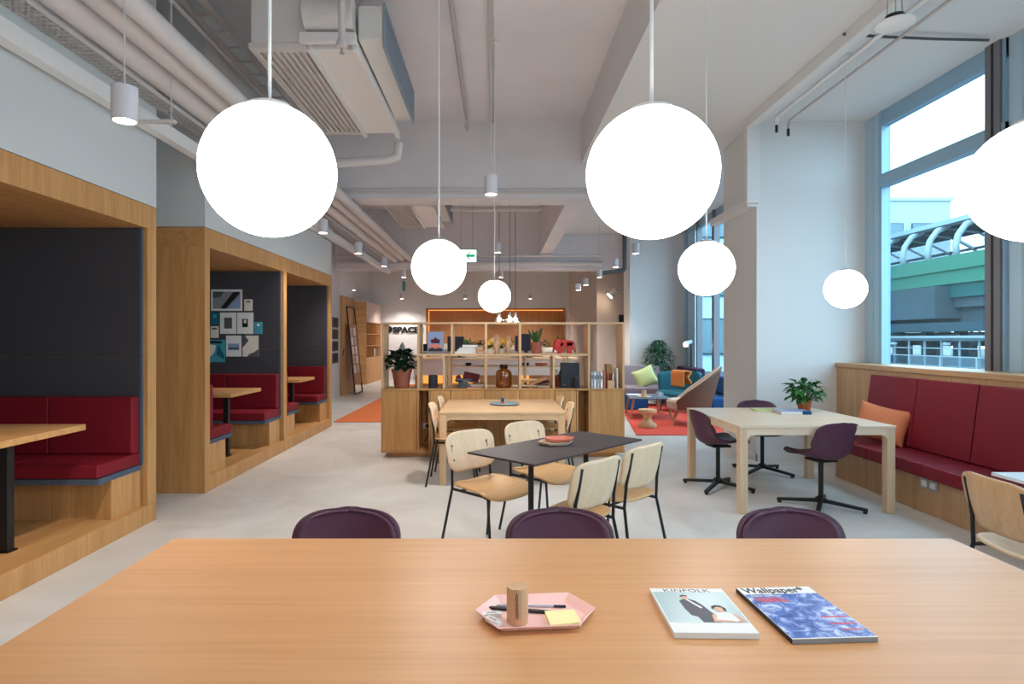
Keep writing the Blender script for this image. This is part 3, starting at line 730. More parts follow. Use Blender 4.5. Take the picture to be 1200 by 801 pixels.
def gate_table(x, y, w, d, h, rz, name, label, top, leg, group=None):
    t = thing(name, label, 'table', (x, y, 0), rz, group)
    B(-w/2, w/2, -d/2, d/2, h-.022, h).build('table_top', top, t, bevel=.003)
    L = .072; A = .055; r = .05
    def rail(half, off, along_x):     # rail between legs with rounded inner corners
        z1 = h-.022; z0 = z1-A
        left = [(-half + r - r*math.cos(k*PI/12), z0 - r + r*math.sin(k*PI/12)) for k in range(7)]
        q = left + [(-px, pz) for px, pz in left[::-1]]
        mb = MB(); P = (lambda u, o, z: (u, o, z)) if along_x else (lambda u, o, z: (o, u, z))
        V = [[mb.bm.verts.new(P(px, off+sg*.022, zz)) for sg in (-1, 1) for zz in (pz, z1)] for px, pz in q]
        for c, d_ in zip(V, V[1:]):
            mb._f([c[0], d_[0], d_[1], c[1]]); mb._f([c[2], d_[2], d_[3], c[3]]); mb._f([c[0], d_[0], d_[2], c[2]]); mb._f([c[1], d_[1], d_[3], c[3]])
        return mb
    for s in (-1, 1):
        rail(w/2-L, s*(d/2-.028), True).build('apron', top, t)
        rail(d/2-L, s*(w/2-.028), False).build('apron', top, t)
        for s2 in (-1, 1):
            cx, cy = s*(w/2-L/2-.003), s2*(d/2-L/2-.003)
            B(cx-L/2, cx+L/2, cy-L/2, cy+L/2, 0, h-.022).build('leg', leg, t, bevel=.008)
    return t
gate_table(2.655, 5.61, 1.31, 1.32, .73, R(.8), 'square_table', 'pale bleached oak square table with a potted plant by the window bench', 'pale', 'pale_z')
gate_table(.055, 6.56, 1.26, 1.28, .725, 0, 'square_table', 'washed oak square table in front of the shelf carrying a blue plate', 'mid', 'mid_z')
t = thing('communal_table', 'big oak table filling the front of the picture', 'table', (.235, 1.53, 0))
B(-1.385, 1.385, -.62, .60, .705, .74).build('table_top', 'oaktop', t, bevel=.003)
for s in (-1, 1):
    B(s*1.2-.045, s*1.2+.045, -.5, .5, .62, .705).build('apron', 'oaktop', t, bevel=.003)
    for s2 in (-1, 1): B(s*1.2-.045, s*1.2+.045, s2*.48-.045, s2*.48+.045, 0, .62).build('leg', 'oak', t, bevel=.006)
# black laminate tables, two halves
t = thing('cafe_table', 'small black table of two joined squares turned at an angle', 'table', (.424, 4.0, 0), R(46.5))
W2 = .595; D2 = .275
for s in (-1, 1):
    B(min(0, s*W2)+(.001 if s > 0 else 0), max(0, s*W2)-(.001 if s < 0 else 0), -D2, D2, .728, .740).build('table_top', 'blacktop', t, bevel=.0015)
    x = s*.30
    MB().cyl((x,0,.03), (x,0,.728), .018, 16).build('post', 'black', t, smooth='auto')
    for k in range(4):
        a = R(45) + k*PI/2; c, s_ = math.cos(a), math.sin(a)
        MB().bar((x, 0, .018), (x+.27*c, .27*s_, .018), .05, .02).build('foot', 'black', t, bevel=.003)
t = thing('white_table', 'white topped table cut off by the picture edge beside the red bench', 'table', (3.02, 2.5, 0))
B(-.38, .38, -.69, .69, .722, .74).build('table_top', 'whitetop', t, bevel=.003)
for y in (-.35, .35): B(-.03, .03, y-.03, y+.03, .01, .722).build('post', 'black', t); B(-.2, .2, y-.2, y+.2, 0, .012).build('foot', 'black', t, bevel=.004)

# window bench
t = thing('window_bench', 'long burgundy cushioned bench on an oak base below the big window', 'bench', (3.8, 6.3, 0)); ox, oy = 3.8, 6.3
B(3.575-ox, 4.03-ox, -4.3, 0, 0, .305).build('base', 'oak_right', t, bevel=.003)
y = 6.37 - oy
for k in range(5):
    B(3.50-ox, 3.93-ox, y-.708, y, .308, .42).build('seat_cushion', 'red_right', t, bevel=.014, seg=3)
    m = Matrix.Rotation(R(4), 4, 'Y')
    mb = MB(); 
    c = MB().prism([(3.90-ox,.425),(3.985-ox,1.075),(4.035-ox,1.07),(4.035-ox,.425)], y-.708, y, 'y').build('back_cushion', 'red_right', t, bevel=.014, seg=3)
    y -= .72
t = thing('bench_socket', 'small grey power socket set in the oak base under the red seat', 'socket', (3.575, 4.93, .25))
B(-.012, 0, -.10, .10, -.045, .045).build('plate', 'steel', t, bevel=.003); 
for y in (-.05, .05): B(-.014, -.011, y-.03, y+.03, -.025, .025).build('outlet', 'white', t)
# cushion on the bench
def cushion(name, label, cat, loc, w, h, d, m, rot):
    def f(sg):
        def g(i, j):
            a, b = 2*i-1, 2*j-1
            k = (1-abs(a)**3)*(1-abs(b)**3)
            pin = .05*(abs(a)*abs(b))**.8
            return Vector((a*w/2*(.93+.11*b*b*abs(a)), sg*d/2*k**.55*1.15, b*h/2*(.91+.13*a*a*abs(b))))
        return g
    mb = MB().grid(f(1), 16, 12).grid(f(-1), 16, 12)
    bmesh.ops.remove_doubles(mb.bm, verts=mb.bm.verts, dist=.0006)
    o = mb.build(name, m, smooth=True, sub=1); o.location = loc; o.rotation_euler = rot
    return tag(o, label, cat)
cushion('orange_cushion', 'peach orange cushion leaning on the red bench back', 'cushion', (3.79, 5.88, .62), .50, .38, .16, 'peach', (R(-22), R(9), R(-58)))

# ---------------------------------------------------------------- things on the big table
def table_items():
    # hexagonal tray
    t = thing('hexagonal_tray', 'pink hexagonal tray on the big oak table', 'tray', (.1, 1.53, .7405))
    rim = [(-.055,1.525),(-.0046,1.614),(.197,1.63),(.253,1.54),(.202,1.446),(.002,1.43)]
    rim = [Vector((x-.1, y-1.53, .018)) for x, y in rim]; cen = sum(rim, Vector())/6
    bot = [Vector((cen.x + (p.x-cen.x)*.84, cen.y+(p.y-cen.y)*.80, .0015)) for p in rim]
    mb = MB(); vr = [mb.bm.verts.new(p) for p in rim]; vb = [mb.bm.verts.new(p) for p in bot]
    mb._f(vb)
    for i in range(6): mb._f([vb[i], vb[(i+1)%6], vr[(i+1)%6], vr[i]])
    mb.build('tray_body', 'pink', t, solid=.0025)
    t = thing('magnet_cylinder', 'round wooden paper clip holder standing in the pink tray', 'clip holder', (.052, 1.495, .7435))
    MB().lathe([(0,0),(.0265,0),(.027,.001),(.027,.088),(.0262,.0895),(0,.0895)], (0,0,0), 40).build('block', 'magnet', t, smooth='auto')
    for k in range(3):      # clips on its face
        z = .070 - k*.021; a0 = R(-95)
        def pt(x, zz): aa = a0 + x/.0275; return (.0284*math.cos(aa), .0284*math.sin(aa), zz)
        q = [pt(.0022*math.cos(s)+.0008*k, z + (.0095*math.sin(s))) for s in [2*PI*j/16 for j in range(17)]]
        MB().tube(q, .0007, 6).build('paper_clip', 'ink', t)
    t = thing('pencil', 'black flat pencil lying in the pink tray behind the wooden cylinder', 'pencil', (.075, 1.535, .747))
    MB().bar((-.10, .03, 0), (.11, -.005, 0), .010, .006).build('body', 'ink', t); MB().tube([(-.118,.033,0),(-.10,.03,0)], [.0008,.005], 8).build('tip', 'kraft', t)
    t = thing('ink_pen', 'slim clear pen with dark marks lying along the back of the pink tray', 'pen', (.12, 1.575, .7465))
    MB().cyl((-.12,.004,0), (.06,-.002,0), .003, 10).build('body', 'bookgrey', t); MB().cyl((.03,-.001,0), (.062,-.002,0), .0034, 10).build('cap', 'navy', t)
    for i, (x, y, r, l) in enumerate([(-.012, 1.522, .1, 'white eraser lying behind another eraser in the pink tray'), (-.008, 1.487, -.8, 'white eraser lying at an angle at the tray front')]):
        e = thing('eraser', l, 'eraser', (x, y, .7425), r, 'white erasers in the pink tray')
        B(-.024,.024,-.009,.009,0,.011).build('rubber', 'paper', e, bevel=.001)
        B(-.016,.016,-.0094,.0094,-.0,.0114).build('sleeve', 'white', e)
        text('ERASER', .0075, 'ink', e, Matrix.Translation((-.014, -.003, .0116)), 'printed_word', .0001)
    t = thing('sticky_notes', 'pale yellow sticky note pad in the pink tray', 'note pad', (.166, 1.505, .7425), R(6))
    B(-.039,.039,-.038,.038,0,.008).build('pad', 'yellow', t); 
    MB().prism([(-.02,.008),(.039,.008),(.039,.0105)], -.038, -.01, 'y').build('curled_sheet', 'yellow', t)
    # magazines
    t = thing('magazine', 'magazine with a teal cover showing a couple, on the big oak table', 'magazine', (.524, 1.54, .7405), R(-1.2))
    w, h = .2, .252
    B(-w/2, w/2, -h/2, h/2, 0, .0135).build('page_block', 'paper', t, bevel=.0006)
    B(-w/2-.0008, w/2, -h/2, h/2, .0135, .0142).build('cover', 'paper', t)
    B(-w/2+.003, w/2-.003, -h/2+.052, h/2-.024, .0142, .0144).build('cover_picture', 'coverteal', t)
    text('KINFOLK', .028, 'inkgrey', t, Matrix.Translation((-.067, h/2-.024, .01445)) @ Matrix.Scale(1.12, 4, (1,0,0)), 'masthead', .0001)
    def flat(pts, z, m, nm): MB().prism([(x*.84+.012, (y+.074)*.80-.074) for x, y in pts], z-.0001, z+.0001, 'z').build(nm, m, t)
    flat([(-.062,.078),(-.048,.088),(-.028,.090),(-.012,.078),(.002,.045),(.010,.010),(.018,-.020),(.020,-.074),(-.030,-.074),(-.036,-.036),(-.052,-.026),(-.060,.02)], .0146, 'navy', 'printed_suit')
    flat([(-.041,.089),(-.034,.089),(-.004,.028),(-.010,.020)], .0149, 'paper', 'printed_shirt')
    flat([(-.050,.094),(-.049,.108),(-.040,.116),(-.030,.112),(-.027,.098),(-.034,.088),(-.044,.088)], .0151, 'skin', 'printed_face')
    flat([(-.052,.104),(-.050,.116),(-.040,.121),(-.028,.116),(-.028,.107),(-.038,.112)], .0153, 'ink', 'printed_hair')
    flat([(.022,-.012),(.040,-.006),(.066,-.008),(.080,-.022),(.083,-.070),(.012,-.070),(.010,-.048)], .0150, 'paper', 'printed_dress')
    flat([(.008,-.028),(.020,-.012),(.022,-.030),(.012,-.056),(.064,-.066),(.066,-.072),(.002,-.072)], .0153, 'skin', 'printed_arm')
    flat([(.072,-.014),(.082,-.02),(.094,-.055),(.090,-.072),(.062,-.072),(.080,-.062)], .0153, 'skin', 'printed_arm')
    flat([(.028,.022),(.034,.036),(.048,.036),(.056,.020),(.050,-.006),(.036,-.006)], .0154, 'skin', 'printed_face')
    flat([(.022,.012),(.024,.034),(.038,.044),(.054,.040),(.064,.020),(.062,.002),(.055,.004),(.054,.026),(.040,.032),(.030,.024)], .0156, 'ink', 'printed_hair')
    t = thing('magazine', 'magazine with a blue and white patterned cover and bold masthead', 'magazine', (.783, 1.537, .7405), R(3.2))
    w, h = .207, .285
    B(-w/2, w/2, -h/2, h/2, 0, .0115).build('page_block', 'greypaper', t, bevel=.0006)
    B(-w/2-.001, -w/2+.0, -h/2, h/2, .0, .0122).build('spine', 'ink', t)
    B(-w/2-.0008, w/2, -h/2, h/2, .0115, .0122).build('cover', 'paper', t)
    B(-w/2+.001, w/2-.001, -h/2+.004, h/2-.044, .0122, .0124).build('cover_picture', 'bluecover', t)
    text('Wallpaper*', .046, 'ink', t, Matrix.Translation((-.094, h/2-.036, .0125)) @ Matrix.Scale(.80, 4, (1,0,0)), 'masthead', .0002, .0008)
    text('New frontier', .016, 'paper', t, Matrix.Translation((-.088, h/2-.059, .0126)), 'cover_line', .0001)
    for i, (x, y, ww) in enumerate([(-.088,.070,.075),(-.088,.060,.085),(-.078,.051,.08),(.028,-.042,.068),(.03,-.078,.066),(.042,-.108,.05)]):
        B(x, x+ww, y, y+.006, .0124, .0126).build('cover_line', 'redink', t)
table_items()

def leafy(t, n, r, h, L, W, m, z0, seed, spread=1.0, stems=True, flat=.2):
    rnd = random.Random(seed); mb = MB(); st = MB()
    for i in range(n):
        a = rnd.uniform(0, 2*PI); rr = r*math.sqrt(rnd.random())*spread; z = z0 + h*rnd.random()**.9*(1-.35*(rr/r)**2)
        p = Vector((rr*math.cos(a), rr*math.sin(a), z)); out = Vector((math.cos(a), math.sin(a), rnd.uniform(-.5, .9)))
        l = L*rnd.uniform(.7, 1.25)
        mb.leaf(p, out + Vector((rnd.uniform(-.6,.6), rnd.uniform(-.6,.6), 0)), (0,0,1), l, W*l/L, rnd.uniform(.1,.5), rnd.uniform(.05,.25))
        if stems and i % 3 == 0: st.tube([(rr*.15*math.cos(a), rr*.15*math.sin(a), z0-.04), (rr*.6*math.cos(a), rr*.6*math.sin(a), z0+(z-z0)*.6), p], .0022, 5)
    mb.build('foliage', m, t)
    if stems: st.build('stems', 'stem', t)
def pot(t, rt, rb, h, m, rimh=.22):
    MB().lathe([(0,0),(rb,0),(rt*.93,h*(1-rimh)),(rt,h*(1-rimh)),(rt*1.03,h),(rt*.93,h),(rt*.9,h*.9),(0,h*.9)], (0,0,0), 36).build('pot', m, t, smooth='auto')
    MB().lathe([(0,h*.9+.004),(rt*.88,h*.9+.004)], (0,0,0), 20).build('soil', 'soil', t)
t = thing('potted_plant', 'leafy bright green plant in a small terracotta pot on the square table', 'plant', (X(942.5,6.02), 6.02, .73))
pot(t, .078, .055, .125, 'terracotta', .0)
leafy(t, 135, .145, .21, .085, .055, 'leaf', .11, 3)
t = thing('hardback_book', 'white hardback with brown page edge and blue tab on the square table', 'book', (2.86, 5.80, .7305), R(-3))
B(-.14,.14,-.11,.11,0,.003).build('cover', 'bookgrey', t); B(-.14,.14,-.11,.11,.027,.03).build('cover', 'inkblue', t); B(-.137,.135,-.107,.107,.003,.027).build('page_block', 'paper', t)
B(.06,.142,-.112,-.05,.0,.031).build('blue_tab', 'bluecloth', t)
t = thing('notebook', 'thin pale yellow notebook lying behind the white hardback', 'notebook', (2.74, 6.02, .7305), R(-8))
B(-.15,.13,-.09,.09,0,.012).build('cover', 'lime', t, bevel=.001)

# on the black table: stacked hexagonal trays
def hextray(x, y, z, w, d, m, label, rz):
    t = thing('hexagonal_tray', label, 'tray', (x, y, z), rz, 'trays stacked on the black table')
    P = [(-w/2,0),(-w*.28,d/2),(w*.28,d/2),(w/2,0),(w*.28,-d/2),(-w*.28,-d/2)]
    mb = MB(); vr = [mb.bm.verts.new((a,b,.02)) for a,b in P]; vb = [mb.bm.verts.new((a*.86,b*.82,.002)) for a,b in P]
    mb._f(vb)
    for i in range(6): mb._f([vb[i], vb[(i+1)%6], vr[(i+1)%6], vr[i]])
    mb.build('tray_body', m, t, solid=.003)
hextray(.395, 4.03, .741, .25, .17, 'pale', 'cream hexagonal tray under the coral tray on the black table', R(12))
hextray(.425, 4.05, .7625, .21, .15, 'coral', 'coral hexagonal tray on top of the cream tray on the black table', R(8))
t = thing('round_plate', 'round blue grey plate on the washed oak table', 'plate', (.09, 6.62, .7255))
MB().lathe([(0,0),(.12,0),(.165,.012),(.17,.014),(.165,.018),(.12,.007),(0,.007)], (0,0,0), 40).build('dish', 'slateplate', t, smooth='auto')
MB().lathe([(.035,.0075),(.05,.0078),(.05,.009),(.035,.009)], (0,0,0), 24).build('painted_ring', 'lime', t)
t = thing('colour_cup', 'small red and blue striped cup on the blue grey plate', 'cup', (.065, 6.62, .7335))
for i, m in enumerate(('redink', 'navy', 'bluecloth')): MB().lathe([(0,i*.022),(.018,i*.022),(.018,i*.022+.022),(0,i*.022+.022)], (0,0,0), 16).build('band', m, t, smooth='auto')

# ---------------------------------------------------------------- the shelf
SD = 7.30
s = thing('shelf_divider', 'oak divider of closed cabinets below and open shelves above', 'shelf unit', (0, SD, 0)); 
sx = lambda u: X(u, SD)
x0, x1 = sx(446.5), sx(732); dp = .38; zt = .845; zc = 1.655; T = .022
B(x0, x1, 0, dp, .06, .085).build('bottom_board', 'oak_x', s); B(x0+.1, x1-.1, .06, dp-.05, 0, .06).build('plinth', 'oak_x', s)
B(x0, x1, -.004, dp, zt-.025, zt).build('worktop', 'oak_x', s, bevel=.002)
for u in (446.5, 489, 502.5, 676, 690, 731): 
    xx = min(sx(u), x1-.02); B(xx, xx+.018, 0, dp, .085, zt-.025).build('partition', 'oak', s)
for a, b in ((448.3, 488.5), (504.5, 528), (528.4, 568), (568.4, 608.6), (609, 650), (650.4, 675.5), (692, 730.3)):
    B(sx(a)+.002, sx(b)-.002, -.004, .016, .088, zt-.028).build('cabinet_door', 'oak', s, bevel=.0015)
B(x0, x1, dp-.02, dp, .085, zt-.025).build('back_panel', 'oak', s)
B(x0, x1, 0, dp, zc-T, zc).build('shelf_top', 'mid', s, bevel=.001)
zm = 1.45 - (415.5-397)*SD/F
B(sx(489), sx(690.5), 0, dp, zm-.012, zm+.012).build('shelf_board', 'mid', s, bevel=.001)
def post(u, za, zb): B(sx(u)-.012, sx(u)+.012, 0, dp, za, zb).build('upright', 'mid_z', s, bevel=.001)
for u in (448, 730.7): post(u, zt, zc-T)
for u in (490, 569.5, 609.5, 690.3): post(u, zm+.012, zc-T); post(u, zt, zm-.012)
post(529.5, zm+.012, zc-T); post(520, zt, zm-.012); post(649, zt, zm-.012)
t = thing('wall_socket', 'white socket with a black plug in the open niche of the shelf cabinet', 'socket', (sx(497), SD+dp-.021, .34))
B(-.06,.06,-.012,0,-.04,.04).build('plate', 'white', t, bevel=.003); MB().box(-.02,.02,-.05,-.012,-.02,.02).build('plug', 'black', t, bevel=.004)
MB().tube([(0,-.03,.0),(.01,-.04,-.12),(-.03,-.03,-.2)], .006, 8).build('flex', 'black', t, smooth=True)
o = MB().tube([(0,0,.46),(.012,0,.3),(-.015,0,.15),(.0,0,.02)], .005, 8).build('power_cord', 'black', smooth=True, loc=(sx(496.5), SD+dp-.06, .36)); tag(o, 'thin black cord hanging in the open niche of the shelf cabinet', 'cord')

# contents
t = thing('potted_plant', 'dark green leafy plant in a big terracotta pot at the shelf end', 'plant', (sx(468.5), SD+.15, zt))
pot(t, .125, .088, .235, 'terradark', .2)
leafy(t, 150, .155, .27, .10, .085, 'leafdark', .23, 8)
mb = MB(); mb.leaf((0,0,.46), (.1,0,1), (0,1,0), .11, .07, 0); mb.tube([(0,0,.2),(0,0,.46)], .003, 5); mb.build('young_leaf', 'greypaper', t)
t = thing('picture_card', 'framed blue poster of a tiered temple standing on the upper shelf', 'picture', (sx(509.8), SD+.06, zm+.012), 0)
w, h = .20, .275
B(-w/2,w/2,0,.012,0,h).build('frame', 'greypaper', t); B(-w/2+.008,w/2-.008,-.001,0,.03,h-.008).build('printed_sky', 'inkblue', t)
def pic(pts, m, l=0): MB().prism(pts, -.0015-l*.0008, -.0008, 'y').build('printed_shape', m, t)
pic([(-.06,.135),(.055,.135),(.05,.16),(.065,.172),(.03,.178),(.0,.20),(-.03,.178),(-.07,.172),(-.055,.16)], 'maroon', 1)
pic([(-.05,.128),(.05,.128),(.05,.14),(-.05,.14)], 'navy', 2); pic([(-.075,.03),(.075,.03),(.075,.10),(.05,.115),(-.05,.115),(-.075,.10)], 'coral', 1); pic([(-.088,.03),(.09,.03),(.085,.06),(.04,.075),(0,.06),(-.04,.075),(-.085,.06)], 'navy', 2)
t = thing('small_speaker', 'small dark square speaker beside the temple poster', 'speaker', (sx(496.5), SD+.2, zm+.012)); B(-.03,.03,0,.05,.03,.12).build('body', 'darkspeaker', t, bevel=.003); B(-.03,.03,0,.05,0,.03).build('foot', 'cream', t)
t = thing('smart_speaker', 'dark grey upright cylinder speaker on the lower shelf', 'speaker', (sx(506.5), SD+.1, zt))
MB().lathe([(0,0),(.055,0),(.057,.005),(.057,.15),(.052,.157),(0,.157)], (0,0,0), 32).build('body', 'darkspeaker', t, smooth='auto'); MB().lathe([(0,.158),(.045,.158),(.045,.16),(0,.16)]).build('top_panel', 'ink', t)
G = 'books stacked on the upper shelf'
for i, (u, w, hh, dz, m, l) in enumerate([(547, .30, .026, 0, 'paper', 'white book at the bottom of the stack on the upper shelf'), (548, .27, .024, .027, 'cream', 'cream book second from bottom of the stack'), (549, .25, .022, .052, 'bookgrey', 'grey book third in the stack on the upper shelf'), (551, .20, .035, .075, 'greypaper', 'thick grey book on top of the stack')]):
    b = thing('stacked_book', l, 'book', (sx(u), SD+.16, zm+.0125+dz), R((i*7)%5-2), G)
    B(-w/2, w/2, -.1, .1, 0, .003).build('cover', m, b); B(-w/2, w/2, -.1, .1, hh-.003, hh).build('cover', m, b); B(-w/2+.003, w/2-.003, -.097, .1, .003, hh-.003).build('page_block', 'paper', b); B(-w/2, w/2, .097, .1, .003, hh-.003).build('spine', m, b)
for i, (u, dz, l) in enumerate([(563, 0, 'lower small wooden box beside the book stack'), (562, .045, 'upper small wooden box beside the book stack')]):
    b = thing('wooden_box', l, 'box', (sx(u), SD+.08, zm+.0125+dz)); B(-.045+.01*i,.045,-.05,.05,0,.034).build('body', 'magnet', b, bevel=.002); B(-.047+.01*i,.047,-.052,.052,.034,.043).build('lid', 'legwood', b, bevel=.002)
# wooden hands
def hand(u, label, curl, h):
    t = thing('wooden_hand', label, 'sculpture', (sx(u), SD+.1, zm+.012), 0, 'wooden hand sculptures')
    mb = MB(); mb.tube([(0,0,0),(0,0,.05),(0,0,.09),(0,0,.13),(0,0,.165)], [.026,.022,.033,.036,.030], 16); mb.build('palm', 'magnet', t, smooth=True)
    for k in range(4):
        x = -.026 + k*.0175; L = h*(.8, .95, 1, .86)[k]; c = curl*(1, 1, .8, .6)[k]
        MB().tube([(x,0,.15),(x*1.05,-.2*c*.1,.15+L*.45),(x*1.1,-.03*c-.0,.15+L*(.78-.2*c)),(x*1.1,-.07*c,.15+L*(1-.45*c))], [.0088,.0085,.0075,.005], 8).build('finger', 'magnet', t, smooth=True)
    MB().tube([(.028,0,.085),(.048,-.01,.12),(.05-.03*curl,-.03*curl,.16),(.045-.04*curl,-.05*curl,.185)], [.012,.010,.009,.006], 8).build('thumb', 'magnet', t, smooth=True)
hand(581.8, 'jointed wooden hand with upright fingers among the yellow flowers', .0, .095)
hand(595.8, 'wooden hand with curled fingers beside the yellow flowers', .7, .09)
# yellow flowers in low pots
def flowers(u, label, seed, n):
    t = thing('flower_pot', label, 'flowers', (sx(u), SD+.24, zm+.012), 0, 'yellow flowers on the upper shelf'); rnd = random.Random(seed)
    MB().lathe([(0,0),(.04,0),(.05,.06),(.045,.06),(.04,.05),(0,.05)], (0,0,0), 20).build('pot', 'cream', t, smooth='auto')
    for k in range(n):
        a = rnd.uniform(0,2*PI); r = rnd.uniform(.0,.07); z = rnd.uniform(.09,.19); c = Vector((r*math.cos(a), -abs(r*math.sin(a)), z))
        mb = MB()
        for q in range(6):
            b = q*PI/3 + rnd.random()*.3; mb.leaf(c, (math.cos(b), -.5, math.sin(b)), (0,-1,0), .042, .03, 0, .2)
        mb.build('blossom', 'flower' if k % 3 else 'flowerpale', t)
        MB().tube([(0,0,.05), c], .002, 5).build('stem', 'stem', t)
    mb = MB()
    for k in range(12):
        a = k*PI/6; mb.leaf((0,0,.06), (math.cos(a), math.sin(a), rnd.uniform(.3,1.2)), (0,0,1), .09, .03, .2)
    mb.build('foliage', 'leaf', t)
flowers(573.5, 'yellow flowers in a low pot beside the wooden upright', 1, 7); flowers(588, 'yellow flowers in a low pot between the two wooden hands', 5, 9)
def snake(t, n, z0, h, r, seed):
    rnd = random.Random(seed); mb = MB()
    for k in range(n):
        a = 2*PI*k/n + rnd.random()*.5; lean = rnd.uniform(.15,.75); hh = h*rnd.uniform(.6,1.1); rr = r*rnd.uniform(.1,.5); w = .02*h/.2*.8
        base = Vector((rr*math.cos(a), rr*math.sin(a), z0)); dirn = Vector((math.cos(a)*lean, math.sin(a)*lean, 1)).normalized()
        sd = Vector((-math.sin(a), math.cos(a), 0)); prev = None
        for q, ww in ((0,.5),(.3,.95),(.6,1),(.85,.6),(1,0)):
            c = base + dirn*hh*q
            if ww: cur = [mb.bm.verts.new(c-sd*w*ww), mb.bm.verts.new(c + Vector((-math.cos(a), -math.sin(a),0))*.006), mb.bm.verts.new(c+sd*w*ww)]
            else: cur = [mb.bm.verts.new(c)]
            if prev:
                if len(cur) == 3: mb._f([prev[0],prev[1],cur[1],cur[0]]); mb._f([prev[1],prev[2],cur[2],cur[1]])
                else: mb._f([prev[0],prev[1],cur[0]]); mb._f([prev[1],prev[2],cur[0]])
            prev = cur
    mb.build('foliage', 'snake', t, solid=.003)
t = thing('snake_plant', 'snake plant in a terracotta pot beside the red elephant', 'plant', (sx(629.3), SD+.15, zm+.012)); pot(t, .075, .052, .14, 'terradark', .25); snake(t, 12, .13, .20, .06, 4)
# folded plywood elephant
t = thing('elephant_figure', 'glossy red elephant figure on the upper shelf', 'figure', (sx(663), SD+.16, zm+.0125))
MB().prism([(-.10,.10),(-.085,.165),(-.03,.172),(.06,.165),(.105,.148),(.11,.11),(.08,.085),(-.06,.085)], -.045, .045, 'y').build('body', 'elephant', t, bevel=.01, seg=3)
for sx_ in (-.055, .065):
    for sy in (-.045, .032):
        MB().prism([(sx_-.042,.14),(sx_-.03,0),(sx_+.02,0),(sx_+.042,.14)], sy, sy+.013, 'y').build('leg', 'elephant', t, bevel=.003)
MB().prism([(-.085,.185),(-.13,.155),(-.145,.06),(-.15,.015),(-.13,.01),(-.118,.06),(-.09,.10),(-.06,.16)], -.022, .022, 'y').build('head', 'elephant', t, bevel=.006)
for sy in (-.056, .046): MB().prism([(-.105,.18),(-.055,.18),(-.045,.12),(-.10,.03),(-.13,.08)], sy, sy+.01, 'y').build('ear', 'elephant', t, bevel=.002)
MB().tube([(.105,0,.155),(.135,0,.10),(.14,0,.01)], [.006,.007,.004], 8).build('tail', 'elephant', t, smooth=True)
MB().prism([(.07,.17),(.115,.15),(.14,.01),(.12,.04),(.08,.10)], .03, .04, 'y').build('rump_panel', 'elephant', t)
# amber demijohn
t = thing('glass_jar', 'wide amber glass bottle on the lower shelf under the flowers', 'bottle', (sx(590.5), SD+.17, zt+.001))
MB().lathe([(0,0),(.085,0),(.10,.012),(.103,.04),(.103,.15),(.098,.19),(.08,.215),(.05,.228),(.044,.232),(.044,.245),(0,.245)], (0,0,0), 40).build('body', 'amber', t, smooth=True)
MB().lathe([(.044,.238),(.050,.24),(.050,.285),(.042,.285),(.040,.25),(0,.25)], (0,0,0), 28).build('neck', 'amberdark', t, smooth='auto')
# telephone
t = thing('telephone', 'petrol blue rotary telephone on the lower shelf', 'telephone', (sx(543), SD+.1, zt+.001), R(6))
MB().prism([(-.085,0),(.085,0),(.08,.025),(.045,.075),(-.045,.075),(-.08,.025)], -.06, .07, 'y').build('body', 'phone', t, bevel=.01, seg=3)
MB().cyl((0,-.075,.033), (0,-.058,.042), .034, 24).build('dial', 'inkgrey', t)
MB().tube([(-.105,0,.085),(-.07,0,.098),(0,0,.104),(.07,0,.098),(.105,0,.085)], [.022,.015,.013,.015,.022], 14).build('handset', 'phone', t, smooth=True)
def book(name, label, loc, w, d, h, m, rot=(0,0,0), group=None, pages='cream'):
    b = thing(name, label, 'book', loc, 0, group); b.rotation_euler = rot
    B(-w/2,w/2,-d/2,d/2,0,.003).build('cover', m, b); B(-w/2,w/2,-d/2,d/2,h-.003,h).build('cover', m, b); B(-w/2+.002,w/2-.004,-d/2+.003,d/2-.003,.003,h-.003).build('page_block', pages, b); B(-w/2,-w/2+.003,-d/2,d/2,.003,h-.003).build('spine', m, b)
    return b
GL = 'books lying and leaning on the lower shelf'
book('leaning_book', 'maroon book leaning behind the blue telephone', (sx(536), SD+.24, zt+.065), .15, .2, .045, 'maroon', (0,R(62),0), GL, 'maroon')
book('leaning_book', 'open maroon book tipped over the blue telephone', (sx(551), SD+.2, zt+.11), .20, .16, .04, 'maroon', (R(24),R(12),0), GL, 'maroon')
book('leaning_book', 'coral paper folder lying in front of the telephone', (sx(556), SD+.09, zt), .17, .12, .012, 'coral', (0,0,R(-8)), GL)
book('leaning_book', 'kraft covered book lying under the tipped maroon book', (sx(560), SD+.25, zt), .15, .18, .045, 'kraft', (0,0,0), GL)
book('leaning_book', 'brown book leaning up to the slim upright next to the amber bottle', (sx(633), SD+.14, zt+.075), .22, .18, .03, 'legwood', (0,R(-22),0), GL, 'kraft')
book('leaning_book', 'maroon book lying beneath the leaning brown book', (sx(636), SD+.2, zt+.045), .20, .16, .028, 'maroon', (0,R(-9),0), GL, 'maroon')
book('leaning_book', 'kraft book at the bottom of the leaning pile', (sx(638), SD+.2, zt), .15, .14, .028, 'kraft', (0,0,0), GL)
book('leaning_book', 'dark thin booklet lying alone beside the upright', (sx(616), SD+.1, zt), .08, .1, .01, 'ink', (0,0,0), GL)
t = thing('black_console', 'tall glossy black box standing on the lower shelf', 'computer case', (sx(669.5), SD+.16, zt)); B(-.115,.115,-.05,.05,.006,.31).build('case', 'navyplastic', t, bevel=.004); B(-.10,.10,-.04,.04,0,.006).build('foot', 'ink', t); B(-.098,-.06,-.0515,-.05,.03,.045).build('badge', 'inkgrey', t)
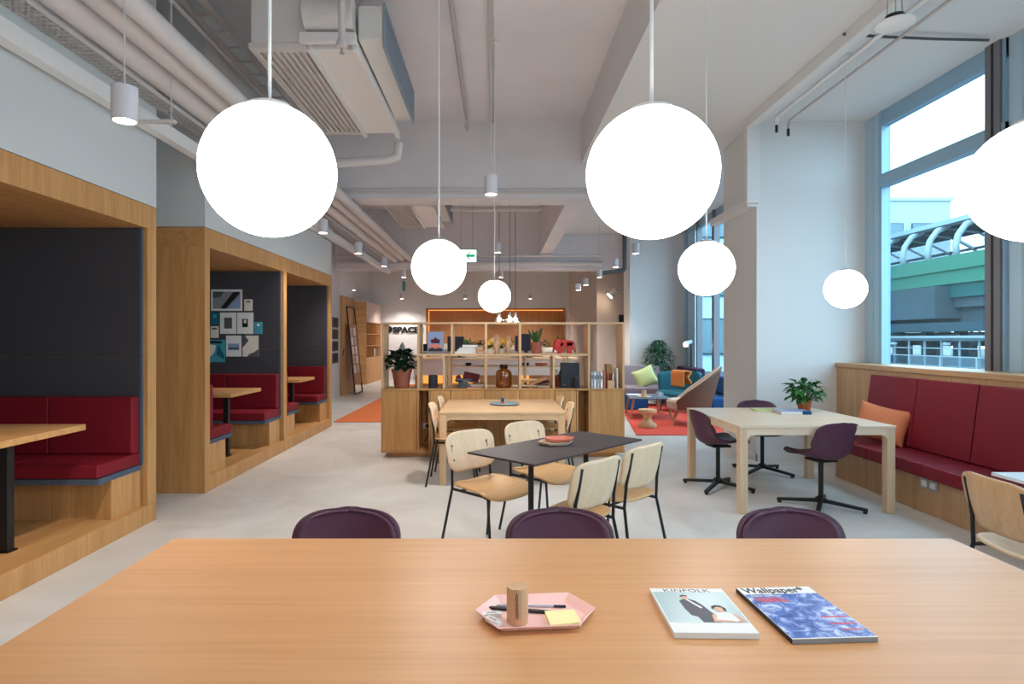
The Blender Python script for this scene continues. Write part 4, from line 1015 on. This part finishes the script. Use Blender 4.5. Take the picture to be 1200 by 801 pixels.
t = thing('smart_speaker', 'small grey upright speaker standing in front of the glossy black box', 'speaker', (sx(676.5), SD+.07, zt)); MB().lathe([(0,0),(.038,0),(.04,.004),(.04,.12),(.036,.126),(0,.126)], (0,0,0), 28).build('body', 'darkspeaker', t, smooth='auto'); MB().lathe([(0,.1265),(.03,.1265),(.03,.129),(0,.129)]).build('top_panel', 'inkgrey', t)
t = thing('potted_plant', 'small dark leafy plant in a terracotta pot behind the glossy black box', 'plant', (sx(654)+.03, SD+.30, zt)); pot(t, .06, .045, .14, 'terradark', .2); leafy(t, 30, .07, .15, .06, .035, 'leafdark', .14, 12)
for i, (u, hh, m, l) in enumerate([(694.5, .205, 'bookgrey', 'first'), (698, .20, 'paper', 'second'), (701.7, .20, 'bookgrey', 'third'), (705.5, .195, 'paper', 'fourth')]):
    b = book('upright_book', '%s upright pale grey book in the short row, counted from the oak partition' % l, (sx(u), SD+.1, zt), .03, .15, hh, m, (0,0,0), 'pale books standing on the lower shelf', 'paper')
    for c in list(b.children): bpy.data.objects.remove(c)
    B(-.014,.014,-.075,-.072,0,hh).build('spine', m, b); B(-.014,-.0115,-.072,.075,0,hh).build('cover', m, b); B(.0115,.014,-.072,.075,0,hh).build('cover', m, b); B(-.0115,.0115,-.072,.072,.002,hh-.004).build('page_block', 'cream', b); B(-.008,.008,-.0762,-.075,hh*.55,hh*.8).build('spine_title', 'inkgrey', b)
b = thing('magazine_file', 'tall brown card magazine file beside the pale books', 'file box', (sx(717), SD+.2, zt)); MB().prism([(-.04,0),(.04,0),(.04,.22),(.02,.29),(-.04,.29)], -.08, .08, 'y').build('box', 'kraft', b, bevel=.002)
b = thing('pen_box', 'small oak pen box with a pen pot look at the shelf end', 'pen box', (sx(717), SD+.07, zt)); B(-.042,.042,-.035,.035,0,.095).build('box', 'mid', b, bevel=.002)
b['label'] = 'small oak box holding pens in front of the brown magazine file'
for k, (x, m) in enumerate([(-.028,'redink'),(-.012,'ink'),(.006,'ink'),(.022,'cream')]):
    q = MB().cyl((0,0,0), (.006*(k-1.5),0,.085), .006, 8).build('marker_pen', m, loc=(sx(717)+x, SD+.07, zt+.0955)); tag(q, ['red pen standing up in the small oak box', 'black pen next to the red pen in the oak box', 'black pen in the middle of the oak box', 'cream pen nearest the white booklet in the oak box'][k], 'pen', 'pens in the small oak box')
b = thing('upright_booklet', 'white booklet standing against the end of the shelf', 'booklet', (sx(724.5), SD+.12, zt)); B(-.008,.008,-.07,.07,0,.24).build('cover', 'paper', b)
b = thing('upright_booklet', 'slim pinkish booklet standing between the pale books and the file', 'booklet', (sx(709.5), SD+.12, zt)); B(-.006,.006,-.07,.07,0,.21).build('cover', 'coral', b)
# ================================================================ lounge behind the pier
o = MB().prism([(2.10,8.98),(4.3,8.98),(4.3,13.3),(2.75,13.3),(2.52,11.9)], 0.001, .014, 'z').build('lounge_rug', 'rugred', bevel=.004); tag(o, 'coral red rug under the lounge chairs beside the far windows', 'rug')
o = B(-2.84, -1.2, 10.4, 19, .001, .014).build('hall_rug', 'rugorange', bevel=.004); tag(o, 'burnt orange runner rug beside the oak shelf divider', 'rug')
t = thing('turned_stool', 'hourglass shaped light oak stool on the red rug', 'stool', (2.46, 9.75, .014))
MB().lathe([(0,0),(.145,0),(.15,.03),(.14,.055),(.09,.085),(.065,.14),(.075,.19),(.12,.235),(.15,.25),(.15,.28),(.145,.29),(0,.29)], (0,0,0), 40).build('body', 'stool', t, smooth='auto')
t = thing('coffee_table', 'low slate blue coffee table with splayed wooden legs on the red rug', 'table', (2.78, 11.15, .014), R(-4))
MB().prism([(-.36,-.5),(.40,-.5),(.36,.5),(-.30,.5)], .355, .375, 'z').build('table_top', 'slate', t, bevel=.004)
for a, b in ((-.31,-.44), (.34,-.44), (.30,.44), (-.26,.44)): MB().tube([(a*.92,b*.92,.355),(a*1.12,b*1.08,0)], [.026,.016], 12).build('leg', 'legwood', t, smooth='auto')
t = thing('serving_plate', 'small round wooden plate on the coffee table', 'plate', (2.70, 10.95, .39)); MB().lathe([(0,0),(.13,0),(.14,.012),(.12,.008),(0,.008)]).build('dish', 'pale', t, smooth='auto')
t = thing('wooden_mug', 'light wooden pot standing on the round plate', 'pot', (2.70, 10.95, .399)); MB().lathe([(0,0),(.05,0),(.055,.02),(.04,.06),(.045,.11),(.04,.11),(0,.1)]).build('body', 'magnet', t, smooth='auto')
t = thing('coffee_cup', 'pale blue cup on the coffee table beside the wooden pot', 'cup', (3.0, 11.05, .39)); MB().lathe([(0,0),(.05,0),(.055,.08),(.05,.08),(.045,.01),(0,.01)]).build('body', 'bookgrey', t, smooth='auto'); MB().tube([(.052,0,.06),(.085,0,.055),(.085,0,.025),(.052,0,.02)], .006, 8).build('handle', 'bookgrey', t)
t = thing('open_magazine', 'white magazine lying at the end of the coffee table', 'magazine', (2.62, 11.4, .39), R(10)); B(-.13,.13,-.1,.1,0,.008).build('page_block', 'paper', t)
# high-backed armchair, side on, facing the coffee table (-x)
t = thing('highback_armchair', 'tan and beige high backed lounge armchair on wooden legs', 'armchair', (3.24, 10.12, .014), facing(-1,.30))
def arm_shell(k):
    def f(i, j):
        a = (i*2-1)*R(118)                                      # around the seat, 0 = middle of the back
        c = math.cos(a); top = .40 + .58*max(0, (c+.55)/1.55)**1.15
        z = .27 + (top-.27)*j
        r = .35 + .04*j
        lean = .14*j*max(0, c)
        return Vector((r*math.sin(a)*1.0, r*math.cos(a)*1.02 + lean + .0, z)) * 1.0 + Vector((-math.sin(a)*k, -math.cos(a)*k, 0))
    return f
MB().grid(arm_shell(0), 36, 12).build('outer_shell', 'tan', t, smooth=True, solid=.02)
MB().grid(arm_shell(.028), 36, 12).build('inner_lining', 'tanlight', t, smooth=True, solid=.03)
MB().lathe([(0,.24),(.30,.24),(.345,.28),(.35,.38),(.32,.42),(0,.43)], (0,0,0), 32).build('seat_cushion', 'tanlight', t, smooth='auto')
MB().lathe([(0,.235),(.25,.235),(.34,.27),(.34,.285),(0,.285)], (0,0,0), 32).build('seat_shell', 'tan', t, smooth='auto')
for a, b in ((-.26,-.22), (.26,-.22), (.24,.26), (-.24,.26)): MB().tube([(a*.75,b*.75,.26),(a*1.15,b*1.15,0)], [.022,.014], 12).build('leg', 'legwood', t, smooth='auto')
# teal lounge chair
t = thing('lounge_chair', 'teal padded lounge chair with a black wire frame', 'armchair', (3.62, 12.0, .014), facing(-.75,-1))
def padback(k):
    def f(i, j):
        a = (i*2-1)*R(75); z = .36 + .42*j*(1-.12*abs(i*2-1)**3)
        return Vector(((.40+.04*j-k)*math.sin(a), (.36+.10*j-k)*math.cos(a), z))
    return f
MB().grid(padback(0), 24, 8).build('backrest', 'tealcloth', t, smooth=True, solid=.08)
MB().lathe([(0,.26),(.36,.26),(.40,.30),(.40,.36),(.36,.40),(0,.41)], (0,0,0), 32).build('seat', 'tealcloth', t, smooth='auto')
for a in (R(45), R(135), R(225), R(315)): MB().tube([(.28*math.cos(a),.28*math.sin(a),.28),(.36*math.cos(a),.36*math.sin(a),0)], .012, 8).build('leg', 'black', t)
def blanket(i, j):
    x = -.17 + .34*i; k = j*3.0
    if k < 1: return Vector((x, .30, .50+.30*k))
    if k < 1.5: return Vector((x, .30 + .28*(k-1), .80 + .02*math.sin((k-1)*2*PI)))
    return Vector((x, .46+.04*math.sin(k*5), .80 - .16*(k-1.5)))
o = MB().grid(blanket, 10, 24).build('folded_throw', 'orangecloth', smooth=True, solid=.03); o.location = (3.33, 11.74, .0); o.rotation_euler = (0,0,facing(-.75,-1)-.45); tag(o, 'orange wool throw hung over the teal lounge chair back', 'blanket')
# grey sofa with cushion
t = thing('grey_armchair', 'low mauve grey armchair with black tube arms near the far wall', 'armchair', (3.22, 13.1, .0), facing(-.15,-1))
B(-.42,.42,-.35,.35,.26,.42).build('seat', 'greycloth', t, bevel=.05, seg=4)
MB().prism([(.30,.38),(.40,.86),(.48,.86),(.42,.30)], -.42, .42, 'x').build('backrest', 'greycloth', t, bevel=.03, seg=3)
for x in (-.46,.46): MB().tube([(x,-.36,0),(x,-.36,.52),(x,-.33,.55),(x,.36,.55),(x,.42,.52),(x,.44,0)], .014, 10).build('arm', 'black', t, smooth=True)
cushion('lime_cushion', 'pale lime cushion leaning on the grey armchair', 'cushion', (3.22, 12.95, .62), .48, .46, .16, 'lime', (R(-18), R(-24), R(-8)))
t = thing('purple_sofa', 'aubergine sofa under the far windows behind the teal chair', 'sofa', (4.0, 12.6, 0), 0)
B(-.15,.32,-.2,1.1,.12,.42).build('seat', 'purplecloth', t, bevel=.04, seg=3); B(.12,.34,-.2,1.1,.40,.84).build('backrest', 'purplecloth', t, bevel=.05, seg=3)
for x in (-.1,.28):
    for y in (-.12,1.0): MB().cyl((x,y,0),(x,y,.13), .018, 10).build('leg', 'black', t)
t = thing('blue_sofa', 'deep blue upholstered seat partly hidden by the tan armchair and pier', 'sofa', (4.02, 10.95, 0), 0)
B(-.25,.30,-.5,.45,.08,.42).build('seat', 'bluecloth', t, bevel=.04, seg=3); B(.12,.34,-.5,.45,.42,.76).build('backrest', 'bluecloth', t, bevel=.05, seg=3)
for x in (-.2,.25):
    for y in (-.42,.38): MB().cyl((x,y,0),(x,y,.09), .018, 10).build('leg', 'black', t)
t = thing('blue_pouf', 'small dark blue block pouf beneath the end of the coffee table', 'pouf', (2.86, 12.3, .014)); B(-.26,.22,-.2,.2,.0,.32).build('block', 'bluecloth', t, bevel=.03, seg=3)
B(-.26,.22,-.2,.2,.32,.34).build('top_pad', 'purplecloth', t, bevel=.008)
t = thing('floor_lamp', 'slim black floor lamp with a glowing head by the far window', 'floor lamp', (4.2, 12.9, 0))
MB().lathe([(0,0),(.13,0),(.13,.02),(0,.02)]).build('base', 'black', t, smooth='auto'); MB().cyl((0,0,.02),(0,0,1.42), .014, 10).build('pole', 'black', t)
MB().tube([(.02,0,1.40),(-.06,0,1.37),(-.11,0,1.34)], [.03,.05,.075], 20).build('lamp_shade', 'cylwhite', t, smooth='auto'); MB().sphere((-.13,-.02,1.33), .045, 16, 10).build('bulb', 'lamp', t, smooth=True)
t = thing('weeping_fig', 'big bushy dark green potted tree behind the grey armchair', 'plant', (3.70, 13.68, 0))
MB().lathe([(0,0),(.17,0),(.22,.36),(.2,.36),(.19,.33),(0,.33)]).build('pot', 'cylwhite', t, smooth='auto'); MB().tube([(0,0,.3),(.03,0,.6),(-.02,0,1.0),(0,0,1.3)], [.025,.02,.015,.008], 10).build('trunk', 'bark', t)
rnd = random.Random(5); mb = MB()
for i in range(900):
    a = rnd.uniform(0,2*PI); z = rnd.random(); r = (.36*math.sin(PI*min(1,.12+z*.85))**.7)*math.sqrt(rnd.random()); r = min(r, .36)
    mb.leaf((r*math.cos(a), r*math.sin(a)*.75, .55+.88*z), (math.cos(a), math.sin(a)*.7, rnd.uniform(-1.2,.3)), (0,0,1), rnd.uniform(.06,.11), .035, .35)
mb.build('foliage', 'leaftall', t)

# ================================================================ far left: door, display boards, cupboards
t = thing('oak_door', 'oak door leaf in the far wall behind the leaning display board', 'door', (-3.99, 15.2, 0)); B(0,.05,.02,.06,0,2.5).build('frame', 'oak', t); B(0,.05,1.3,1.35,0,2.5).build('frame', 'oak', t); B(0,.05,.02,1.35,2.5,2.56).build('frame', 'oak', t); B(.0,.03,.06,1.3,.005,2.5).build('door_leaf', 'oak', t); MB().cyl((.03,.15,1.0),(.07,.15,1.2), .012, 8).build('handle', 'black', t)
mb = MB().box(-4.6,-4.0,15.2,16.6,0,CZ); struct('wall_corridor', mb, 'wall')
for i, (v0, v1, l) in enumerate([(371.5, 384, 'topmost of four dark square frames in a column on the white wall'), (385.2, 397.5, 'second from top of four dark square frames on the white wall'), (399.2, 411.5, 'third from top of four dark square frames on the white wall'), (413, 425.5, 'lowest of four dark square frames in a column on the white wall')]):
    d = 14.75; t = thing('dark_frame', l, 'picture frame', (-3.998, d, (Z(v0,d)+Z(v1,d))/2), 0, 'dark square frames in a column'); hh = (Z(v0,d)-Z(v1,d))/2
    B(0,.02,-.26,.26,-hh,hh).build('frame', 'greypaper', t); B(.018,.024,-.24,.24,-hh+.02,hh-.02).build('picture', 'ink', t)
t = thing('display_easel', 'leaning black tube frame holding an oak board of pinned sheets', 'display board', (-3.83, 16.0, .0))
tilt = Matrix.Translation((.14,0,0)) @ Matrix.Rotation(R(-5.5), 4, 'Y')
for y in (-.42, .42): MB().bar(tilt @ Vector((0,y,0)), tilt @ Vector((0,y,2.3)), .03, .03).build('upright', 'black', t)
MB().bar(tilt @ Vector((0,-.42,2.3)), tilt @ Vector((0,.42,2.3)), .03, .03).build('crossbar', 'black', t); MB().bar(tilt @ Vector((0,-.42,.015)), tilt @ Vector((0,.42,.015)), .03, .03).build('crossbar', 'black', t)
MB().box(-.01,.01,-.38,.38,.25,1.85, tilt).build('board', 'legwood', t)
rnd = random.Random(2)
for k in range(10):
    y = -.22 if k % 2 else .12; z = .55 + (k//2)*.25
    MB().box(.011,.014,y-.1,y+.1,z,z+.21, tilt).build('pinned_sheet', 'paper' if k % 3 else 'pinkwhite', t)
t = thing('oak_cupboard', 'tall oak cupboard wall with a grid of open pigeonholes', 'cupboard', (-4.6, 19.0, 0))
B(0,.45,0,2.4,0,.85).build('lower_cabinet', 'oak', t); B(0,.45,0,2.4,2.0,2.66).build('upper_cabinet', 'pinkwhite', t); B(0,.45,0,.04,.85,2.0).build('side_panel', 'oak', t); B(0,.45,2.36,2.4,.85,2.0).build('side_panel', 'oak', t); B(0,.03,.04,2.36,.85,2.0).build('back_panel', 'niche', t)
for z in (1.23, 1.61): B(.03,.45,.04,2.36,z-.01,z+.01).build('shelf', 'oak', t)
for k in range(1,6): B(.03,.45,k*.4-.01,k*.4+.01,.85,2.0).build('divider', 'oak', t)
B(-.05,.46,-.02,0,0,2.62).build('end_panel', 'oak_x', t)
t = thing('storage_bin', 'pale bin in a pigeonhole of the oak cupboard', 'bin', (-4.32, 20.6, .86)); B(-.2,.14,-.15,.15,0,.25).build('body', 'bookgrey', t, bevel=.01)

# ================================================================ kitchen behind the shelf
D = 13.6
t = thing('kitchen_counter', 'long oak topped kitchen counter with blush front panels behind the shelf', 'counter', (0, D, 0))
B(-1.95,1.85,0,.75,.98,1.02).build('worktop', 'mid', t, bevel=.003)
B(-1.9,1.8,.08,.7,.62,.98).build('front_panel', 'pinkwhite', t); B(-1.9,1.8,.3,.7,0,.62).build('base_panel', 'niche', t); B(-1.80,-1.25,.26,.29,.42,.61).build('lit_panel', 'warmglow', t); B(-1.05,-.45,.26,.29,.42,.61).build('lit_panel', 'warmglow', t); B(.55,.75,.26,.29,.42,.61).build('lit_panel', 'warmglow', t)
# tall slim wooden rack between shelf and counter
t = thing('wooden_rack', 'slim light wood bar table with a lower shelf behind the divider', 'bar table', (.25, 10.6, 0))
B(-1.1,1.0,-.3,.3,1.17,1.20).build('table_top', 'mid', t); B(-1.05,.95,-.25,.25,.96,.98).build('lower_shelf', 'mid', t)
for x in (-1.07,-.45,.25,.97):
    for y in (-.27,.27): B(x-.018,x+.018,y-.018,y+.018,0,1.17).build('leg', 'mid_z', t)
def bowl(u, m, l, r=.07, h=.05, z=.981, name='serving_bowl', cat='bowl'):
    t = thing(name, l, cat, (X(u,10.5), 10.5, z)); MB().lathe([(0,0),(r*.6,0),(r,h),(r*.92,h),(r*.5,.008),(0,.008)]).build('body', m, t, smooth='auto'); return t
bowl(631, 'coral', 'terracotta coloured bowl on the bar table shelf'); bowl(637.5, 'coral', 'second terracotta bowl beside the first on the bar table shelf')
bowl(616, 'ink', 'small black bowl on the bar table shelf'); bowl(549, 'ink', 'small black bowl behind the telephone', .06, .05)
def bar_stool(x, y, label):
    t = thing('bar_stool', label, 'stool', (x, y, 0), 0, 'black bar stools behind the divider')
    MB().lathe([(0,.74),(.17,.74),(.18,.76),(.17,.78),(0,.79)]).build('seat', 'plyseat', t, smooth='auto')
    for k in range(4):
        a = PI/4+k*PI/2; MB().tube([(.1*math.cos(a),.1*math.sin(a),.74),(.2*math.cos(a),.2*math.sin(a),0)], .014, 8).build('leg', 'black', t)
    MB().tube([(.165*math.cos(k*PI/8),.165*math.sin(k*PI/8),.3) for k in range(17)], .008, 6).build('foot_ring', 'black', t)
bar_stool(.55, 9.9, 'black legged bar stool seen through the shelf beside the leaning books'); bar_stool(-.45, 9.9, 'black legged bar stool seen through the shelf above the telephone')
t = thing('washed_counter', 'washed oak low table seen through the lower shelf', 'table', (.25, 8.9, 0)); B(-.75,.95,-.4,.4,.70,.735).build('table_top', 'mid', t, bevel=.003)
for x in (-.7,.9):
    for y in (-.35,.35): B(x-.03,x+.03,y-.03,y+.03,0,.70).build('leg', 'mid_z', t)
# back counter
t = thing('back_counter', 'white back counter running below the amber lit niche', 'counter', (0, 20.6, 0)); B(-2.3,2.2,0,.7,0,1.02).build('cabinet', 'pinkwhite', t); B(-2.32,2.22,-.02,.72,1.02,1.06).build('worktop', 'cream', t)
def screen(u0, u1, v0, d, l, name='computer_monitor', cat='monitor', zb=1.03):
    t = thing(name, l, cat, (X((u0+u1)/2,d), d, zb)); w = X(u1,d)-X(u0,d); h = Z(v0,d)-zb
    B(-w/2,w/2,-.03,.0,h*.28,h).build('screen', 'navyplastic', t, bevel=.004); B(-.04,.04,0,.03,.01,h*.6).build('stand', 'ink', t); B(-.13,.13,-.08,.12,0,.012).build('foot', 'ink', t)
screen(533, 543.5, 394, 13.9, 'dark screen seen behind the stacked books', zb=1.02); screen(611, 622, 391, 13.9, 'dark screen seen between the upright and the snake plant', zb=1.02)
screen(524.5, 528.5, 394, 14.0, 'narrow dark panel beside the temple poster', zb=1.02); screen(603.5, 607.5, 393, 14.0, 'narrow dark panel behind the wooden hands', zb=1.02)
for i, (u, l, k) in enumerate([(546, 'snake plant on the back counter above the stacked books', 1), (556, 'low dark plant on the back counter behind the book stack', 0), (564, 'dark plant on the back counter beside the wooden upright', 0), (574, 'dark plant on the back counter behind the yellow flowers', 0), (590, 'bushy plant on the back counter between the wooden hands', 0), (598.5, 'snake plant on the back counter behind the curled wooden hand', 1), (638, 'dark plant on the back counter between snake plant and elephant', 0), (655, 'snake plant on the back counter above the red elephant', 1)]):
    d = 20.8; t = thing('counter_plant', l, 'plant', (X(u,d), d, 1.061), 0, 'plants on the back counter')
    MB().lathe([(0,0),(.1,0),(.13,.16),(.11,.16),(0,.14)]).build('pot', 'cream', t, smooth='auto')
    if k: snake(t, 9, .14, .36, .12, 20+i)
    else: leafy(t, 40, .2, .2, .14, .08, 'leafdark', .14, 30+i, stems=False)
for i, (u, w, h, m, l) in enumerate([(523, .22, .32, 'cream', 'cream coffee machine on the kitchen counter behind the temple poster'), (548, .5, .26, 'cream', 'cream box shaped appliance behind the stacked books'), (600, .3, .2, 'pinkwhite', 'pale appliance behind the curled wooden hand'), (645, .36, .22, 'cream', 'cream basket shape behind the red elephant')]):
    t = thing('counter_appliance', l, 'appliance', (X(u,14.1), 14.1, 1.021)); B(-w/2,w/2,-.12,.12,0,h).build('body', m, t, bevel=.02, seg=3); B(-w/2+.03,w/2-.03,-.125,-.12,h*.2,h*.6).build('front_panel', 'greypaper', t)
t = thing('wall_screen', 'small dark screen mounted high on the brown pier', 'screen', (X(730,15.3), 15.3, 1.95)); B(-.1,.1,0,.04,-.12,.12).build('panel', 'ink', t); B(-.09,.09,-.002,0,-.11,.11).build('display', 'navyplastic', t); B(-.03,.03,.04,.2,-.03,.03).build('bracket', 'steel', t)
o = MB().tube([(0,0,.95),(0,0,.06),(-.03,0,.0),(-.5,0,-.06)], .05, 12).build('bent_cable_duct', 'inkgrey', smooth='auto', loc=(X(732,13.9), 13.9, 3.05)); tag(o, 'dark bent duct at the corner of the far pale blue wall', 'duct')
t = thing('track_spot', 'white angled spotlight on the brown pier', 'spotlight', (X(717,15.2), 15.2, 2.6)); MB().tube([(-.05,0,-.05),(.09,0,.09)], [.09,.07], 16).build('housing', 'cylwhite', t, smooth='auto'); MB().tube([(-.056,0,-.056),(-.05,0,-.05)], .08, 16).build('lens', 'lamp', t); MB().tube([(.05,0,.08),(.1,0,.14),(.3,.2,.14)], .01, 6).build('arm', 'white', t)

# ================================================================ outside
st = struct('ground_outside', MB().box(4.9, 90, -30, 120, -.6, -.5), 'asphalt')
t = thing('railway_viaduct', 'elevated railway viaduct with mint green side panels beyond the window', 'viaduct', (25, 35, 0))
B(0,.4,-32,60,5.25,6.05).build('green_panel', 'green', t); B(.15,.5,-32,60,4.50,5.25).build('green_panel', 'green', t); B(.35,.7,-32,60,3.75,4.5).build('green_panel', 'greendark', t)
B(.6,9,-32,60,3.2,3.75).build('deck', 'extconcrete', t); B(1.0,8,-32,60,2.35,3.2).build('deck_underside', 'extconcrete', t); B(-.5,1.2,-1.6,40,2.6,4.4).build('side_wall', 'extconcrete', t)
# canopy
def arc(x0, z0, x1, z1, bulge, n=10):
    out = []
    for i in range(n+1):
        u = i/n; x = x0+(x1-x0)*u; z = z0+(z1-z0)*u; out.append((x - bulge*math.sin(PI*u)*.6, z + bulge*math.sin(PI*u)))
    return out
t = thing('station_canopy', 'curved glazed station canopy with white arched ribs over the green panels', 'canopy', (25, 35, 0))
prof = [(.3,6.05),(.25,6.6),(.4,7.2),(.8,7.75),(1.5,8.1)]
far = [(1.5,8.15),(3.2,8.35),(5,8.1),(6.4,7.4),(7.2,6.4),(7.4,5.6)]
for k in range(-14, 14):
    y = k*2.15
    MB().tube([(x,y,z) for x,z in prof], .17, 8).build('front_rib', 'extbeam', t, smooth=True)
    MB().tube([(x,y,z) for x,z in far[1:]], .12, 8).build('rear_rib', 'extbeam', t, smooth=True)
mb = MB(); 
for (xa,za),(xb,zb) in zip(far[:2], far[1:3]): mb.prism([(xa,za),(xb,zb),(xb,zb+.14),(xa,za+.14)], -31, 30, 'y')
mb.build('roof_shell', 'extdark', t); B(.9,1.6,-31,30,8.05,8.32).build('eaves_beam', 'extbeam', t)
mb = MB()
for (xa,za),(xb,zb) in zip(far[1:-1], far[2:]): mb.prism([(xa,za),(xb,zb),(xb+.05,zb),(xa+.05,za)], -31, 30, 'y')
mb.build('rear_glazing', 'clear', t)
mb = MB()
for x, z in far[1:]: mb.box(x-.08,x+.08,-31,30,z-.08,z+.08)
mb.build('glazing_bar', 'extdark', t)
def block(name, label, x0, x1, y0, y1, z1, m, wins):
    t = thing(name, label, 'building', ((x0+x1)/2, y0, -.5)); ox, oy = (x0+x1)/2, y0
    B(x0-ox,x1-ox,0,y1-oy,0,z1+.5).build('wall', m, t); B(x0-ox-.2,x1-ox+.2,-.2,y1-oy+.2,z1+.5,z1+.9).build('roof_edge', m, t)
    for a, b, c, d in wins: 
        f = B(a-ox,b-ox,-.12,.02,c+.5,d+.5).build('window_frame', 'extdark', t); B(a-ox+.1,b-ox-.1,-.14,-.1,c+.6,d+.4).build('pane', 'extglass', f)
block('white_building', 'plain white building with dark windows behind the station canopy', 40, 53.2, 70, 84, 17.6, 'extwhite', [(45.2,47.6,13.2,15.0),(48.6,51.6,13.2,15.0),(41,44,13.2,15.0)])
block('glass_building', 'pale blue office block seen through the narrow far windows', 9, 20, 36, 50, 16, 'alu_light', [(9.5+k*2.6, 11.4+k*2.6, z, z+2.2) for k in range(4) for z in (.5, 4, 7.5, 11)])
t = thing('street_station', 'street level station hall with columns below the viaduct', 'station', (24, 35, -.5))
B(-1,1,-12,34,2.35,2.8).build('roof_beam', 'extdark', t); B(-1.4,1.0,-12,34,1.85,2.0).build('canopy_slab', 'extconcrete', t); B(-1.2,-.9,-12,34,2.0,2.12).build('canopy_edge', 'extbeam', t)
for k in range(18): B(-.2,.25,-11.5+k*2.4,-11.1+k*2.4,0,2.35).build('column', 'extdark', t)
for k in range(9): MB().bar((-1.4,-9+k*4,1.7), (1.0,-6.4+k*4,2.2), .3,.12).build('slanted_beam', 'extbeam', t)
for k in range(36): B(-1.3,-1.22,-11.7+k*1.2,-11.64+k*1.2,.0,1.85).build('slim_post', 'extbeam', t)
for z in (.55, 1.45): B(-1.3,-1.25,-12,34,z,z+.05).build('rail', 'extbeam', t)
B(2.5,2.9,-12,34,1.55,2.35).build('rear_wall', 'extdark', t)
for k in range(18): B(2.5,2.9,-12+k*2.6,-10.7+k*2.6,.95,1.55).build('rear_pier', 'extconcrete', t)
B(2.5,3,-12,34,0,.95).build('rear_wall', 'extconcrete', t); B(-1.6,-1.55,-12,34,.0,1.05).build('glass_balustrade', 'clear', t); B(-1.62,-1.52,-12,34,1.05,1.1).build('handrail', 'extbeam', t); B(-1.7,3,-12,34,-.0,.15).build('pavement_edge', 'extbeam', t)
for k in range(20): B(-1.64,-1.5,-11.8+k*2.3,-11.72+k*2.3,0,1.05).build('balustrade_post', 'extbeam', t)
rnd = random.Random(9)
for i, (x, y) in enumerate([(38,38),(39,44),(40,51),(38,58),(38,65)]):
    t = thing('street_tree', ['first','second','third','fourth','fifth'][i]+' pale green street tree behind the station, counted from the near end', 'tree', (x, y, -.5), 0, 'street trees behind the station')
    MB().tube([(0,0,0),(.1,0,1.5),(0,0,2.6)], [.2,.15,.1], 8).build('trunk', 'bark', t)
    mb = MB()
    for k in range(420):
        a, b = rnd.uniform(0,2*PI), rnd.uniform(-.5*PI,.5*PI); r = rnd.uniform(.5,1)
        mb.leaf((2*r*math.cos(a)*math.cos(b), 2*r*math.sin(a)*math.cos(b), 2.8+1.6*r*math.sin(b)), (math.cos(a), math.sin(a), rnd.uniform(-.5,.8)), (0,0,1), .5, .3)
    mb.build('foliage', 'exttree', t)

# ================================================================ light, camera, view
w = bpy.data.worlds.new('overcast'); sc.world = w; w.use_nodes = True
nt = w.node_tree; bg = nt.nodes['Background']; bg.inputs['Color'].default_value = (.66, .83, 1, 1); bg.inputs['Strength'].default_value = 3.8
def portal(x, ya, yb, z0, z1):
    ld = bpy.data.lights.new('window_portal', 'AREA'); ld.shape = 'RECTANGLE'; ld.size = z1-z0; ld.size_y = yb-ya; ld.cycles.is_portal = True
    o = bpy.data.objects.new('window_portal', ld); COL.objects.link(o); o.location = (x, (ya+yb)/2, (z0+z1)/2); o.rotation_euler = (0, PI/2, 0)
for a in ((XR+.14, -2.9, .9, 1.12, 4.03), (XR+.14, 1.3, 4.72, 1.12, 4.03), (XR+.14, 5.11, 6.8, 1.12, 4.03), (XR+.14, 8.4, 13.75, .35, 4.03)): portal(*a)
cd = bpy.data.cameras.new('camera'); cam = bpy.data.objects.new('camera', cd); COL.objects.link(cam); sc.camera = cam
cam.location = (0, 0, H); cam.rotation_euler = (PI/2, 0, 0)
cd.sensor_width = 36; cd.sensor_fit = 'HORIZONTAL'; cd.lens = F/1200*36; cd.shift_x = 18/1200; cd.shift_y = -3.5/1200
cd.clip_start = .05; cd.clip_end = 300
sc.view_settings.view_transform = 'Standard'; sc.view_settings.look = 'None'; sc.view_settings.gamma = 1; sc.view_settings.exposure = .80
try: sc.view_settings.use_curve_mapping = False
except Exception: pass
sc.render.engine = 'CYCLES'
sc.cycles.use_denoising = True; sc.cycles.max_bounces = 8; sc.cycles.diffuse_bounces = 5; sc.cycles.glossy_bounces = 3; sc.cycles.transparent_max_bounces = 12; sc.cycles.sample_clamp_indirect = 6
